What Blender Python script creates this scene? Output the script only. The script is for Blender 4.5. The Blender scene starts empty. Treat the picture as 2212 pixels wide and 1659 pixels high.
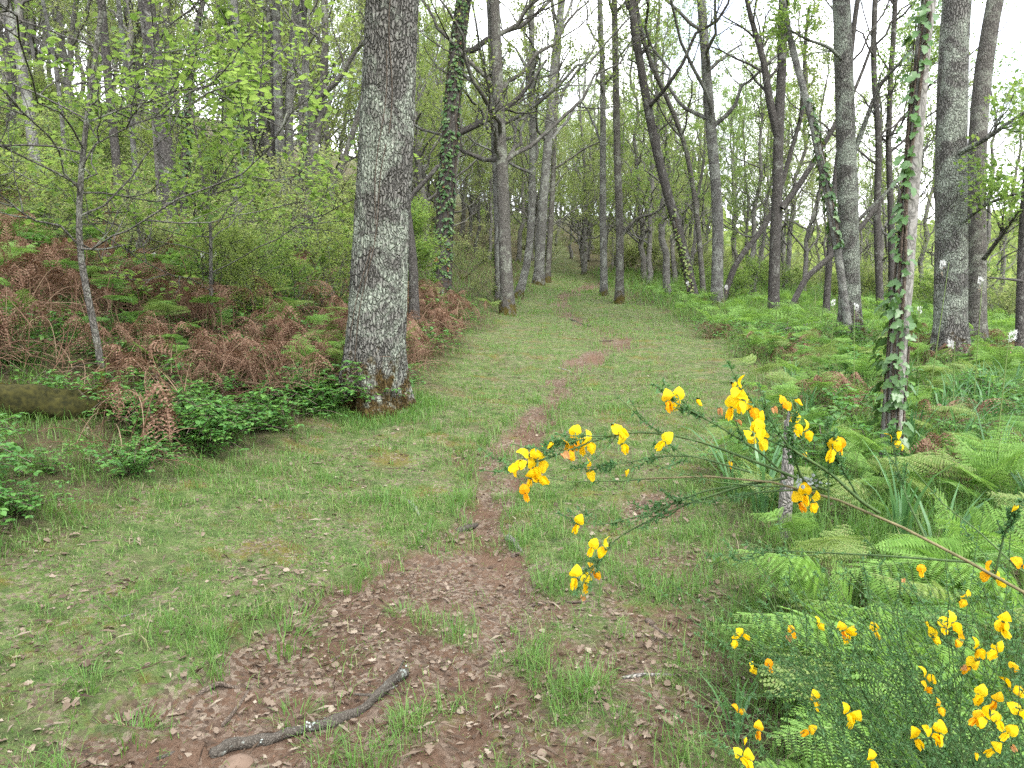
import bpy, math, random
import numpy as np
from mathutils import Vector, Matrix, Euler

# ------------------------------------------------------------------ camera, sky, sun, exposure
SC = bpy.context.scene
COL = SC.collection
CAM_Z = 1.55
PITCH = math.atan(74 / 740.0)
cam_d = bpy.data.cameras.new('camera')
cam_d.sensor_width = 36.0
cam_d.lens = 36.0 * 740 / 1024
cam_d.clip_start = 0.05
cam_d.clip_end = 3000
cam = bpy.data.objects.new('camera', cam_d)
COL.objects.link(cam)
cam.location = (0, 0, CAM_Z)
cam.rotation_euler = (math.pi / 2 - PITCH, 0, 0)
SC.camera = cam

SUN_EL, SUN_AZ = 52.0, 150.0          # azimuth clockwise from +Y
world = bpy.data.worlds.new('World')
SC.world = world
world.use_nodes = True
wn, wl = world.node_tree.nodes, world.node_tree.links
wn.clear()
w_out = wn.new('ShaderNodeOutputWorld')
w_bg = wn.new('ShaderNodeBackground')
w_sky = wn.new('ShaderNodeTexSky')
w_sky.sky_type = 'NISHITA'
w_sky.sun_disc = False
w_sky.sun_elevation = math.radians(SUN_EL)
w_sky.sun_rotation = math.radians(SUN_AZ)
w_sky.air_density = 1.0
w_sky.dust_density = 2.0
w_tc = wn.new('ShaderNodeTexCoord')
w_no = wn.new('ShaderNodeTexNoise')
w_no.inputs['Scale'].default_value = 3.2
w_no.inputs['Detail'].default_value = 5
w_rp = wn.new('ShaderNodeMapRange')
w_rp.inputs['From Min'].default_value = 0.38
w_rp.inputs['From Max'].default_value = 0.54
w_rp.inputs['To Min'].default_value = 0.3
w_rp.inputs['To Max'].default_value = 1.0
w_mx = wn.new('ShaderNodeMix')
w_mx.data_type = 'RGBA'
w_mx.inputs[7].default_value = (10.5, 10.6, 11.2, 1)      # white cloud sheet
wl.new(w_tc.outputs['Generated'], w_no.inputs['Vector'])
wl.new(w_no.outputs['Fac'], w_rp.inputs['Value'])
wl.new(w_rp.outputs['Result'], w_mx.inputs[0])
wl.new(w_sky.outputs['Color'], w_mx.inputs[6])
wl.new(w_mx.outputs[2], w_bg.inputs['Color'])
w_bg.inputs['Strength'].default_value = 0.105
wl.new(w_bg.outputs['Background'], w_out.inputs['Surface'])

sun_d = bpy.data.lights.new('sun', 'SUN')
sun_d.energy = 1.5
sun_d.angle = math.radians(22)
sun_d.color = (1.0, 0.96, 0.9)
sun = bpy.data.objects.new('sun', sun_d)
COL.objects.link(sun)
_e, _a = math.radians(SUN_EL), math.radians(SUN_AZ)
_sd = Vector((math.cos(_e) * math.sin(_a), math.cos(_e) * math.cos(_a), math.sin(_e)))
sun.rotation_euler = _sd.to_track_quat('Z', 'Y').to_euler()

SC.view_settings.view_transform = 'Standard'
SC.view_settings.look = 'None'
SC.view_settings.exposure = 2.02
SC.view_settings.gamma = 1.0
SC.view_settings.use_curve_mapping = False
SC.render.engine = 'CYCLES'
SC.cycles.max_bounces = 6
SC.cycles.diffuse_bounces = 3
SC.cycles.glossy_bounces = 2
SC.cycles.transmission_bounces = 5
SC.cycles.adaptive_threshold = 0.02
SC.cycles.caustics_reflective = False
SC.cycles.caustics_refractive = False
SC.cycles.use_denoising = False      # the fine grain is closer to the photograph than a smoothed picture

# ------------------------------------------------------------------ noise, terrain
RNG = np.random.default_rng(11)
random.seed(5)
_T2 = RNG.random((256, 256))
_T3 = RNG.random((64, 64, 64))


def n2(x, y):
    x = np.asarray(x, float); y = np.asarray(y, float)
    xi = np.floor(x).astype(int); yi = np.floor(y).astype(int)
    fx = x - xi; fy = y - yi
    fx = fx * fx * (3 - 2 * fx); fy = fy * fy * (3 - 2 * fy)
    a = _T2[xi & 255, yi & 255]; b = _T2[(xi + 1) & 255, yi & 255]
    c = _T2[xi & 255, (yi + 1) & 255]; d = _T2[(xi + 1) & 255, (yi + 1) & 255]
    return (a * (1 - fx) + b * fx) * (1 - fy) + (c * (1 - fx) + d * fx) * fy


def f2(x, y, o=4):
    s = 0; a = 0.5; t = 0
    for i in range(o):
        s = s + a * n2(np.asarray(x) * 2 ** i + 17 * i, np.asarray(y) * 2 ** i + 31 * i); t += a; a *= .5
    return s / t


def n3(p):
    p = np.asarray(p, float)
    i = np.floor(p).astype(int); f = p - i; f = f * f * (3 - 2 * f)
    r = 0
    for dx in (0, 1):
        for dy in (0, 1):
            for dz in (0, 1):
                w = (f[..., 0] if dx else 1 - f[..., 0]) * (f[..., 1] if dy else 1 - f[..., 1]) * (f[..., 2] if dz else 1 - f[..., 2])
                r = r + w * _T3[(i[..., 0] + dx) & 63, (i[..., 1] + dy) & 63, (i[..., 2] + dz) & 63]
    return r


def sstep(a, b, x):
    t = np.clip((x - a) / (b - a), 0, 1)
    return t * t * (3 - 2 * t)


def softplus(x, k):
    return np.logaddexp(0, x / k) * k


def base_h(x, y):
    x = np.asarray(x, float); y = np.asarray(y, float)
    yc = 120 - softplus(120 - np.clip(y, -60, 900), 6.0)
    lf = 1 - sstep(5, 24, x - .13 * np.clip(y, 0, 150))
    h = 0.075 * np.minimum(yc, 40) + lf * (.17 * softplus(yc - 39, 3.0))
    xl = -1.7 + 0.1 * np.clip(y, -5, 45)
    s = softplus(-(x - xl) - 0.3, 0.45)
    h = h + 0.27 * np.minimum(s, 40) + 0.014 * np.minimum(s, 22) ** 1.5
    xr = 2.6 + 0.1 * np.clip(y, -5, 45)
    s = softplus(x - xr - .5, 0.6)
    h = h - 0.035 * np.minimum(s, 12) - 0.22 * softplus(np.minimum(s, 60) - 9, 2.0)
    r = np.hypot(x, y)
    h = h + 0.125 * softplus(np.minimum(r, 900) - 120, 25) * sstep(-20, 60, x)
    return h


def ray(X, Y):
    u = (X * 1024 / 2212 - 512) / 740.0
    v = (384 - Y * 1024 / 2212) / 740.0
    f = np.array([0, math.cos(PITCH), -math.sin(PITCH)]); up = np.array([0, math.sin(PITCH), math.cos(PITCH)])
    return f + u * np.array([1.0, 0, 0]) + v * up


def at(X, Y, d):
    """world point seen at photo position (X, Y) at distance d along +Y"""
    r = ray(X, Y)
    return np.array([0, 0, CAM_Z]) + r * (d / r[1])


def ground_at(X, Y, hf=base_h):
    r = ray(X, Y); t = 0.8; o = np.array([0, 0, CAM_Z])
    while t < 200:
        p = o + r * t
        if p[2] < hf(p[0], p[1]):
            break
        t *= 1.01
    return o + r * t


def wpath(pts):
    out = []
    for X, Y, w in pts:
        p = ground_at(X, Y); out.append((p[0], p[1], w))
    return np.array(out)


PATHS = [
    (wpath([(640, 1700, .62), (720, 1500, .55), (820, 1380, .5), (960, 1270, .48), (1010, 1170, .26), (1030, 1110, .13), (1065, 1050, .15),
            (1090, 980, .28), (1150, 915, .2), (1195, 870, .16), (1220, 810, .2), (1250, 780, .22)]), 1.0),
    (wpath([(1250, 1700, .75), (1200, 1500, .55), (1120, 1380, .4), (1050, 1290, .4)]), .6),
    (wpath([(1480, 1700, .6), (1480, 1500, .45), (1450, 1330, .35), (1420, 1200, .3)]), .56),
    (wpath([(1250, 790, .2), (1340, 742, .3), (1280, 705, .3), (1225, 680, .25), (1208, 655, .3), (1235, 630, .45), (1290, 612, .6)]), .95),
    (wpath([(1300, 1110, .2), (1400, 1090, .3), (1450, 1080, .2)]), .7),
    (wpath([(1020, 985, .2), (1090, 975, .2)]), .9),
]
LEFT_EDGE = wpath([(-700, 1500, 0), (-100, 1200, 0), (150, 1110, 0), (420, 1010, 0), (700, 915, 0), (890, 880, 0), (985, 790, 0), (1040, 720, 0), (1090, 675, 0), (1150, 640, 0)])
RIGHT_EDGE = wpath([(1570, 1900, 0), (1560, 1500, 0), (1590, 1300, 0), (1570, 1150, 0), (1560, 1050, 0), (1640, 900, 0), (1620, 800, 0), (1560, 745, 0), (1470, 690, 0), (1390, 655, 0)])


def edge_x(E, y):
    o = np.argsort(E[:, 1])
    return np.interp(y, E[o, 1], E[o, 0])


def soil_mask(x, y):
    x = np.asarray(x, float); y = np.asarray(y, float)
    m = np.zeros_like(x)
    wob = (f2(x * 3.1 + 5, y * 3.1, 3) - .5) * 0.5 + (f2(x * 11, y * 11, 2) - .5) * .3
    for P, k in PATHS:
        for i in range(len(P) - 1):
            a, b = P[i], P[i + 1]
            dx, dy = b[0] - a[0], b[1] - a[1]
            t = np.clip(((x - a[0]) * dx + (y - a[1]) * dy) / (dx * dx + dy * dy), 0, 1)
            d = np.hypot(x - a[0] - t * dx, y - a[1] - t * dy)
            w = a[2] + (b[2] - a[2]) * t
            m = np.maximum(m, k * (1 - sstep(-.12, .12, d + wob * np.minimum(1, w * 2.2) - w)))
    brk = f2(x * 1.6 + 13, y * 1.6 + 5, 3)
    far = sstep(4.2, 6.5, y)
    return m * (1 - far * (1 - (.5 + .5 * sstep(.4, .56, brk)))) * (1 - .45 * sstep(.52, .64, f2(x * 3.3 + 50, y * 3.3, 3)))


def veg_left(x, y):
    return sstep(-.25, .35, edge_x(LEFT_EDGE, y) - x + (f2(x * 1.3, y * 1.3, 2) - .5) * .6)


def veg_right(x, y):
    return sstep(-.25, .35, x - edge_x(RIGHT_EDGE, y) + (f2(x * 1.3, y * 1.3, 2) - .5) * .6)


def hgt(x, y, soil=None):
    x = np.asarray(x, float); y = np.asarray(y, float)
    if soil is None:
        soil = soil_mask(x, y)
    near = 1 - sstep(25, 60, np.hypot(x, y))
    h = base_h(x, y) + near * ((f2(x * .7, y * .7, 3) - .5) * .16 + (f2(x * 4, y * 4, 3) - .5) * .035)
    h = h - near * .075 * np.minimum(soil, 1) + near * soil * (f2(x * 9, y * 9, 3) - .5) * .03
    far = sstep(60, 200, np.hypot(x, y))
    return h + far * (f2(x * .02, y * .02, 3) - .5) * 8


# ------------------------------------------------------------------ mesh and object helpers
def make_mesh(name, V, F, mats, smooth=False, midx=None, attrs=None):
    V = np.asarray(V, np.float32); F = [np.asarray(f, np.int32) for f in (F if isinstance(F, list) else [F]) if len(f)]
    me = bpy.data.meshes.new(name)
    me.vertices.add(len(V)); me.vertices.foreach_set('co', V.ravel())
    nl = sum(f.size for f in F); nf = sum(len(f) for f in F)
    me.loops.add(nl); me.polygons.add(nf)
    me.loops.foreach_set('vertex_index', np.concatenate([f.ravel() for f in F]))
    tot = np.concatenate([np.full(len(f), f.shape[1], np.int32) for f in F])
    st = np.concatenate([[0], np.cumsum(tot)[:-1]]).astype(np.int32)
    me.polygons.foreach_set('loop_start', st)
    me.polygons.foreach_set('loop_total', tot)
    for m in (mats if isinstance(mats, (list, tuple)) else [mats]):
        me.materials.append(m)
    if midx is not None:
        me.polygons.foreach_set('material_index', np.asarray(midx, np.int32))
    me.polygons.foreach_set('use_smooth', np.full(nf, smooth))
    if attrs:
        for k, v in attrs.items():
            a = me.attributes.new(k, 'FLOAT', 'POINT')
            a.data.foreach_set('value', np.asarray(v, np.float32))
    me.update(calc_edges=True)
    me.validate()
    return me


class Geo:
    """collects vertices and faces, with a material index per chunk"""
    def __init__(s):
        s.V = []; s.F3 = []; s.F4 = []; s.m3 = []; s.m4 = []; s.n = 0

    def add(s, VF, mi=0):
        V, F = VF
        F = np.asarray(F)
        if len(V) == 0 or len(F) == 0:
            return
        s.V.append(np.asarray(V, np.float32).reshape(-1, 3))
        if F.shape[1] == 3:
            s.F3.append(F + s.n); s.m3.append(np.full(len(F), mi))
        else:
            s.F4.append(F + s.n); s.m4.append(np.full(len(F), mi))
        s.n += len(s.V[-1])

    def mesh(s, name, mats, smooth=True, attrs=None):
        F, m = [], []
        if s.F3:
            F.append(np.concatenate(s.F3)); m.append(np.concatenate(s.m3))
        if s.F4:
            F.append(np.concatenate(s.F4)); m.append(np.concatenate(s.m4))
        return make_mesh(name, np.concatenate(s.V), F, mats, smooth, np.concatenate(m), attrs)


def obj(name, me, parent=None, loc=(0, 0, 0), rot=(0, 0, 0), scale=1.0, **props):
    o = bpy.data.objects.new(name, me)
    COL.objects.link(o)
    o.location = loc; o.rotation_euler = rot
    o.scale = (scale,) * 3 if np.isscalar(scale) else scale
    if parent:
        o.parent = parent
    for k, v in props.items():
        if v is not None:
            o[k] = v
    return o


def thing(name, label, cat, loc=(0, 0, 0), rot=(0, 0, 0), scale=1.0, group=None):
    return obj(name, None, None, loc, rot, scale, label=label, category=cat, group=group)


def norm(v):
    v = np.asarray(v, float)
    return v / np.maximum(np.linalg.norm(v, axis=-1, keepdims=True), 1e-9)


def tubes(P, R, S):
    P = np.asarray(P, float); R = np.asarray(R, float)
    N, K, _ = P.shape
    T = norm(np.gradient(P, axis=1))
    D = np.abs(norm(P[:, -1] - P[:, 0]))
    ref = np.eye(3)[np.argmin(D, axis=1)]
    U = norm(np.cross(T, ref[:, None, :])); W = np.cross(T, U)
    a = 2 * np.pi * np.arange(S) / S
    V = P[:, :, None, :] + R[:, :, None, None] * (np.cos(a)[None, None, :, None] * U[:, :, None, :] + np.sin(a)[None, None, :, None] * W[:, :, None, :])
    i = np.arange(N)[:, None, None] * K * S; k = np.arange(K - 1)[None, :, None] * S; s = np.arange(S)[None, None, :]; s1 = (s + 1) % S
    F = np.stack([i + k + s, i + k + s1, i + k + S + s1, i + k + S + s], -1).reshape(-1, 4)
    return V.reshape(-1, 3), F


# leaf templates: (along, across, lift), faces
def _fan(pts, mid):
    n = len(pts)
    return np.array(pts, float), np.array([(mid, i, (i + 1) % n) for i in range(n) if i != mid and (i + 1) % n != mid])


LEAF4 = (np.array([(0, 0, 0), (.45, .5, .08), (1, 0, -.06), (.45, -.5, .08)]), np.array([(0, 2, 1), (0, 3, 2)]))
OVAL = (np.array([(0, 0, 0), (.5, 0, -.02), (1, 0, -.1), (.18, .36, .05), (.5, .5, .07), (.8, .3, .0), (.18, -.36, .05), (.5, -.5, .07), (.8, -.3, .0)]),
        np.array([(0, 1, 3), (3, 1, 4), (1, 5, 4), (1, 2, 5), (0, 6, 1), (6, 7, 1), (1, 7, 8), (1, 8, 2)]))
OAK = (np.array([(0, 0, 0), (.35, 0, .02), (.7, 0, .05), (1, 0, .02), (.15, .14, .03), (.3, .38, .1), (.42, .2, .05), (.58, .48, .13), (.7, .24, .06), (.85, .3, .1),
                 (.15, -.14, .03), (.3, -.38, .1), (.42, -.2, .05), (.58, -.48, .13), (.7, -.24, .06), (.85, -.3, .1)]),
       np.array([(0, 1, 4), (4, 1, 5), (1, 6, 5), (1, 2, 6), (6, 2, 7), (2, 8, 7), (2, 3, 8), (8, 3, 9),
                 (0, 10, 1), (10, 11, 1), (1, 11, 12), (1, 12, 2), (12, 13, 2), (2, 13, 14), (2, 14, 3), (14, 15, 3)]))
IVY = (np.array([(0, 0, 0), (.4, 0, -.03), (1, 0, -.1), (-.12, .25, .02), (.12, .55, .0), (.35, .3, .03), (.6, .38, .0), (-.12, -.25, .02), (.12, -.55, .0), (.35, -.3, .03), (.6, -.38, .0)]),
       np.array([(0, 1, 3), (3, 1, 4), (4, 1, 5), (5, 1, 6), (6, 1, 2), (0, 7, 1), (7, 8, 1), (8, 9, 1), (9, 10, 1), (10, 2, 1)]))


def leaves(C, A, Nn, L, W, tmpl):
    """C centres, A axis, Nn approximate normals, L length, W width"""
    tv, tf = tmpl
    A = norm(A); B = norm(np.cross(Nn, A)); Nn = np.cross(A, B)
    L = np.asarray(L)[:, None, None]; W = np.asarray(W)[:, None, None]
    V = C[:, None, :] + tv[None, :, 0:1] * L * A[:, None, :] + tv[None, :, 1:2] * W * B[:, None, :] + tv[None, :, 2:3] * L * Nn[:, None, :]
    F = (np.arange(len(C)) * len(tv))[:, None, None] + tf[None]
    return V.reshape(-1, 3), F.reshape(-1, 3)


def rdir(rng, n, zs=1.0):
    v = rng.normal(size=(n, 3)); v[:, 2] *= zs
    return norm(v)


# ------------------------------------------------------------------ materials
def new_mat(name):
    m = bpy.data.materials.new(name); m.use_nodes = True
    nt = m.node_tree; nt.nodes.clear()
    return m, nt


class NT:
    def __init__(s, nt):
        s.nt = nt; s.out = s.n('ShaderNodeOutputMaterial')

    def n(s, t, **kw):
        nd = s.nt.nodes.new(t)
        for k, v in kw.items():
            setattr(nd, k, v)
        return nd

    def l(s, a, b):
        s.nt.links.new(a, b)

    def noise(s, vec, scale, detail=4, rough=.55, dist=0.0):
        nd = s.n('ShaderNodeTexNoise')
        nd.inputs['Scale'].default_value = scale; nd.inputs['Detail'].default_value = detail
        nd.inputs['Roughness'].default_value = rough; nd.inputs['Distortion'].default_value = dist
        if vec is not None:
            s.l(vec, nd.inputs['Vector'])
        return nd.outputs['Fac']

    def ramp(s, fac, stops):
        nd = s.n('ShaderNodeValToRGB')
        e = nd.color_ramp.elements
        while len(e) < len(stops):
            e.new(.5)
        for q, (p, c) in zip(e, stops):
            q.position = p; q.color = (*c, 1)
        s.l(fac, nd.inputs['Fac'])
        return nd.outputs['Color']

    def rng(s, v, a, b, c=0.0, d=1.0):
        nd = s.n('ShaderNodeMapRange')
        for k, x in zip(('From Min', 'From Max', 'To Min', 'To Max'), (a, b, c, d)):
            nd.inputs[k].default_value = x
        s.l(v, nd.inputs['Value'])
        return nd.outputs['Result']

    def mix(s, f, a, b):
        nd = s.n('ShaderNodeMix', data_type='RGBA')
        for sock, v in ((0, f), (6, a), (7, b)):
            if isinstance(v, (float, int)):
                nd.inputs[sock].default_value = v
            elif isinstance(v, tuple):
                nd.inputs[sock].default_value = (*v, 1)
            else:
                s.l(v, nd.inputs[sock])
        return nd.outputs[2]

    def math(s, op, a, b=None):
        nd = s.n('ShaderNodeMath', operation=op)
        for i, v in enumerate((a, b)):
            if v is None:
                continue
            if isinstance(v, (float, int)):
                nd.inputs[i].default_value = v
            else:
                s.l(v, nd.inputs[i])
        return nd.outputs[0]

    def bsdf(s, col, rough=.8, spec=.2, bump=None, bstr=.5, bdist=.01, transl=None, tfac=.4):
        p = s.n('ShaderNodeBsdfPrincipled')
        if isinstance(col, tuple):
            p.inputs['Base Color'].default_value = (*col, 1)
        else:
            s.l(col, p.inputs['Base Color'])
        p.inputs['Roughness'].default_value = rough
        p.inputs['Specular IOR Level'].default_value = spec
        if bump is not None:
            b = s.n('ShaderNodeBump')
            b.inputs['Strength'].default_value = bstr; b.inputs['Distance'].default_value = bdist
            s.l(bump, b.inputs['Height']); s.l(b.outputs['Normal'], p.inputs['Normal'])
        res = p.outputs['BSDF']
        if transl is not None:
            t = s.n('ShaderNodeBsdfTranslucent')
            if isinstance(transl, tuple):
                t.inputs['Color'].default_value = (*transl, 1)
            else:
                s.l(transl, t.inputs['Color'])
            mx = s.n('ShaderNodeMixShader'); mx.inputs[0].default_value = tfac
            s.l(res, mx.inputs[1]); s.l(t.outputs[0], mx.inputs[2]); res = mx.outputs[0]
        s.l(res, s.out.inputs['Surface'])

    def island(s):
        return s.n('ShaderNodeNewGeometry').outputs['Random Per Island']

    def objrand(s):
        return s.n('ShaderNodeObjectInfo').outputs['Random']

    def oco(s, scale=(1, 1, 1)):
        t = s.n('ShaderNodeTexCoord'); m = s.n('ShaderNodeMapping'); m.inputs['Scale'].default_value = scale
        s.l(t.outputs['Object'], m.inputs['Vector'])
        return m.outputs['Vector']

    def attr(s, name):
        a = s.n('ShaderNodeAttribute'); a.attribute_name = name
        return a.outputs['Fac']


def leaf_mat(name, stops, tstops, rough=.5, spec=.3, tfac=.45):
    m, nt = new_mat(name); b = NT(nt)
    r = b.island()
    o = b.objrand()
    r2 = b.math('FRACT', b.math('ADD', r, b.math('MULTIPLY', o, .35)))
    b.bsdf(b.ramp(r, stops), rough, spec, transl=b.ramp(r, tstops), tfac=tfac)
    return m


def bark_mat(name, dark, light, lichen=None, lich_amt=.5, moss=None, moss_h=.5, scale=16, bump=.8, lich_scale=4.0):
    m, nt = new_mat(name); b = NT(nt)
    v = b.oco((1, 1, .28))
    v1 = b.oco()
    dn = b.n('ShaderNodeTexNoise'); dn.inputs['Scale'].default_value = 7; b.l(v1, dn.inputs['Vector'])
    mv = b.n('ShaderNodeVectorMath', operation='MULTIPLY_ADD')
    b.l(dn.outputs['Color'], mv.inputs[0]); mv.inputs[1].default_value = (.12, .12, .12); b.l(v, mv.inputs[2])
    vo = b.n('ShaderNodeTexVoronoi', feature='DISTANCE_TO_EDGE'); vo.inputs['Scale'].default_value = scale
    b.l(mv.outputs[0], vo.inputs['Vector'])
    crack = b.rng(vo.outputs['Distance'], .0, .22)
    fine = b.noise(v, 60, 5, .65)
    big = b.noise(v1, 2.2, 3)
    col = b.ramp(b.math('MULTIPLY', b.math('ADD', crack, .25), b.math('ADD', b.math('MULTIPLY', fine, .9), .1)),
                 [(.08, dark), (.42, tuple(.5 * (p + q) for p, q in zip(dark, light))), (.85, light)])
    col = b.mix(b.rng(big, .3, .7, .0, .45), col, tuple(.55 * q for q in light))
    if lichen:
        ln = b.noise(v1, lich_scale, 6, .68, .6)
        lf = b.math('MULTIPLY', b.rng(ln, .62 - .16 * lich_amt, .69 - .12 * lich_amt), b.rng(b.noise(v1, 45, 3, .7), .36, .56))
        lc = b.mix(b.noise(v1, 9, 2), lichen, tuple(q * .72 for q in lichen))
        col = b.mix(lf, col, lc)
        sp = b.rng(b.noise(v1, 34, 3, .6), .66, .78, 0, .6)
        col = b.mix(sp, col, tuple(1.3 * q for q in lichen))
    if moss:
        sx = b.n('ShaderNodeSeparateXYZ'); b.l(v1, sx.inputs[0])
        mf = b.rng(b.math('ADD', sx.outputs['Z'], b.math('MULTIPLY', b.math('SUBTRACT', b.noise(v1, 6, 6, .7), .5), 4.2 * moss_h)), moss_h * .8, moss_h * .35)
        mf = b.math('MULTIPLY', mf, b.rng(b.noise(v1, 40, 3, .7), .2, .42))
        mc = b.ramp(b.noise(v1, 24, 3), [(.3, tuple(q * .45 for q in moss)), (.7, moss)])
        col = b.mix(mf, col, mc)
    hgt_ = b.math('ADD', b.math('MULTIPLY', crack, 1.0), b.math('MULTIPLY', fine, .55))
    b.bsdf(col, .9, .12, bump=hgt_, bstr=bump, bdist=.02)
    return m


M = {}
M['bark_oak'] = bark_mat('bark_oak', (.024, .022, .019), (.19, .185, .168), (.33, .37, .3), .98, (.085, .058, .02), .5, 34, 1.0, 2.2)
M['bark_grey'] = bark_mat('bark_grey', (.036, .034, .031), (.19, .185, .172), (.3, .315, .275), .9, (.1, .085, .022), .35, 40, .6)
M['bark_dark'] = bark_mat('bark_dark', (.018, .016, .015), (.115, .107, .098), (.25, .255, .225), .4, (.085, .07, .02), .35, 42, .6)
M['bark_brown'] = bark_mat('bark_brown', (.03, .028, .024), (.16, .15, .134), (.26, .275, .225), .7, (.11, .09, .022), .5, 42, .6)
M['bark_far'] = bark_mat('bark_far', (.045, .042, .038), (.185, .177, .163), (.28, .29, .25), .65, (.08, .08, .025), .3, 24, .3)
M['dead_wood'] = bark_mat('dead_wood', (.1, .095, .085), (.29, .28, .255), (.2, .215, .17), .3, None, .4, 26, .35)
M['post_wood'] = bark_mat('post_wood', (.1, .092, .083), (.29, .275, .25), (.2, .21, .165), .3, None, .4, 50, .7)
M['stick_bark'] = bark_mat('stick_bark', (.035, .03, .024), (.105, .094, .078), (.3, .34, .31), .35, None, .4, 130, .5, 11)
M['twig'] = bark_mat('twig', (.035, .028, .021), (.16, .127, .1), None, 0, None, .4, 80, .5)

M['leaf_oak'] = leaf_mat('leaf_oak', [(0, (.095, .145, .038)), (.5, (.14, .2, .052)), (.92, (.185, .24, .07)), (1, (.22, .25, .085))],
                         [(0, (.26, .36, .075)), (1, (.42, .5, .14))], tfac=.52)
M['leaf_bright'] = leaf_mat('leaf_bright', [(0, (.08, .15, .034)), (.5, (.12, .205, .044)), (1, (.17, .25, .062))],
                            [(0, (.21, .35, .06)), (1, (.35, .47, .11))], tfac=.5)
M['leaf_pale'] = leaf_mat('leaf_pale', [(0, (.125, .17, .06)), (.6, (.175, .215, .08)), (1, (.22, .24, .1))],
                          [(0, (.34, .42, .13)), (1, (.46, .51, .2))], tfac=.52)
M['ivy'] = leaf_mat('ivy', [(0, (.035, .09, .028)), (.6, (.065, .14, .04)), (.9, (.11, .19, .06)), (.985, (.14, .2, .06)), (.99, (.24, .1, .045)), (1, (.26, .11, .05))],
                    [(0, (.06, .14, .02)), (1, (.16, .26, .05))], .38, .4, .25)
M['ivy_yellow'] = leaf_mat('ivy_yellow', [(0, (.09, .15, .03)), (.6, (.15, .21, .05)), (1, (.24, .26, .07))], [(0, (.1, .2, .02)), (1, (.2, .3, .05))], .4, .4, .25)
M['fern'] = leaf_mat('fern', [(0, (.1, .2, .04)), (.5, (.14, .265, .055)), (1, (.18, .31, .07))], [(0, (.2, .37, .05)), (1, (.3, .5, .09))], .55, .25, .4)
M['fern_dark'] = leaf_mat('fern_dark', [(0, (.08, .18, .04)), (1, (.13, .25, .06))], [(0, (.15, .31, .05)), (1, (.24, .42, .07))], .55, .25, .4)
M['fern_pale'] = leaf_mat('fern_pale', [(0, (.13, .2, .05)), (.8, (.18, .25, .075)), (1, (.24, .24, .1))], [(0, (.24, .36, .07)), (1, (.34, .45, .12))], .55, .25, .4)
M['fern_stem'] = leaf_mat('fern_stem', [(0, (.09, .15, .04)), (1, (.14, .19, .06))], [(0, (.1, .2, .03)), (1, (.16, .3, .05))], .6, .2, .1)
M['dead_fern'] = leaf_mat('dead_fern', [(0, (.09, .048, .031)), (.5, (.165, .098, .066)), (1, (.25, .17, .12))], [(0, (.16, .07, .03)), (1, (.28, .15, .08))], .8, .1, .25)
M['dead_stem'] = leaf_mat('dead_stem', [(0, (.09, .05, .032)), (.7, (.17, .105, .07)), (1, (.3, .22, .15))], [(0, (.1, .06, .04)), (1, (.2, .14, .09))], .8, .1, .1)
M['straw'] = leaf_mat('straw', [(0, (.19, .13, .085)), (.6, (.3, .22, .15)), (1, (.44, .36, .26))], [(0, (.2, .15, .1)), (1, (.3, .25, .18))], .8, .1, .1)
M['grass'] = leaf_mat('grass', [(0, (.07, .165, .032)), (.35, (.1, .21, .043)), (.6, (.14, .24, .06)), (.84, (.195, .25, .088)), (.93, (.28, .255, .14)), (1, (.31, .28, .18))],
                      [(0, (.1, .24, .02)), (.8, (.22, .35, .06)), (1, (.3, .28, .12))], .55, .25, .4)
M['grass_lush'] = leaf_mat('grass_lush', [(0, (.06, .145, .03)), (.6, (.095, .195, .042)), (1, (.15, .245, .06))], [(0, (.11, .25, .03)), (1, (.21, .36, .06))], .5, .3, .4)
M['strap'] = leaf_mat('strap', [(0, (.055, .14, .05)), (1, (.1, .21, .08))], [(0, (.08, .2, .05)), (1, (.15, .3, .09))], .42, .35, .35)
M['bramble'] = leaf_mat('bramble', [(0, (.045, .13, .03)), (.6, (.075, .19, .04)), (1, (.13, .25, .055))], [(0, (.09, .22, .03)), (1, (.17, .34, .05))], .45, .35, .35)
M['litter'] = leaf_mat('litter', [(0, (.05, .035, .025)), (.35, (.13, .097, .07)), (.8, (.21, .168, .126)), (1, (.28, .24, .185))],
                       [(0, (.15, .08, .05)), (1, (.3, .2, .13))], .75, .15, .2)
def petal_mat(name, a, c, t):
    m, nt = new_mat(name); b = NT(nt)
    v = b.oco(); n = b.noise(v, 260, 4, .6)
    w = b.n('ShaderNodeTexWave'); w.inputs['Scale'].default_value = 260; w.inputs['Distortion'].default_value = 5; b.l(v, w.inputs['Vector'])
    o = b.math('ADD', b.math('MULTIPLY', n, .6), b.math('MULTIPLY', b.objrand(), .4))
    b.bsdf(b.ramp(o, [(.3, a), (.65, c)]), .6, .12, bump=b.math('ADD', w.outputs['Fac'], n), bstr=.35, bdist=.0006, transl=b.ramp(o, [(.3, t), (.7, c)]), tfac=.5)
    return m


M['petal'] = petal_mat('petal', (.82, .5, .006), (.9, .7, .025), (.9, .56, .0))
M['petal_orange'] = petal_mat('petal_orange', (.78, .32, .008), (.88, .58, .02), (.86, .36, .0))
M['petal_wither'] = leaf_mat('petal_wither', [(0, (.35, .17, .07)), (1, (.55, .32, .14))], [(0, (.5, .2, .05)), (1, (.6, .3, .1))], .7, .1, .35)
M['broom_leaf'] = leaf_mat('broom_leaf', [(0, (.045, .115, .042)), (1, (.09, .19, .062))], [(0, (.08, .2, .05)), (1, (.15, .32, .07))], .5, .3, .3)
M['white_petal'] = leaf_mat('white_petal', [(0, (.74, .74, .72)), (1, (.82, .82, .8))], [(0, (.7, .7, .68)), (1, (.8, .8, .78))], .6, .2, .3)


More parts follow.
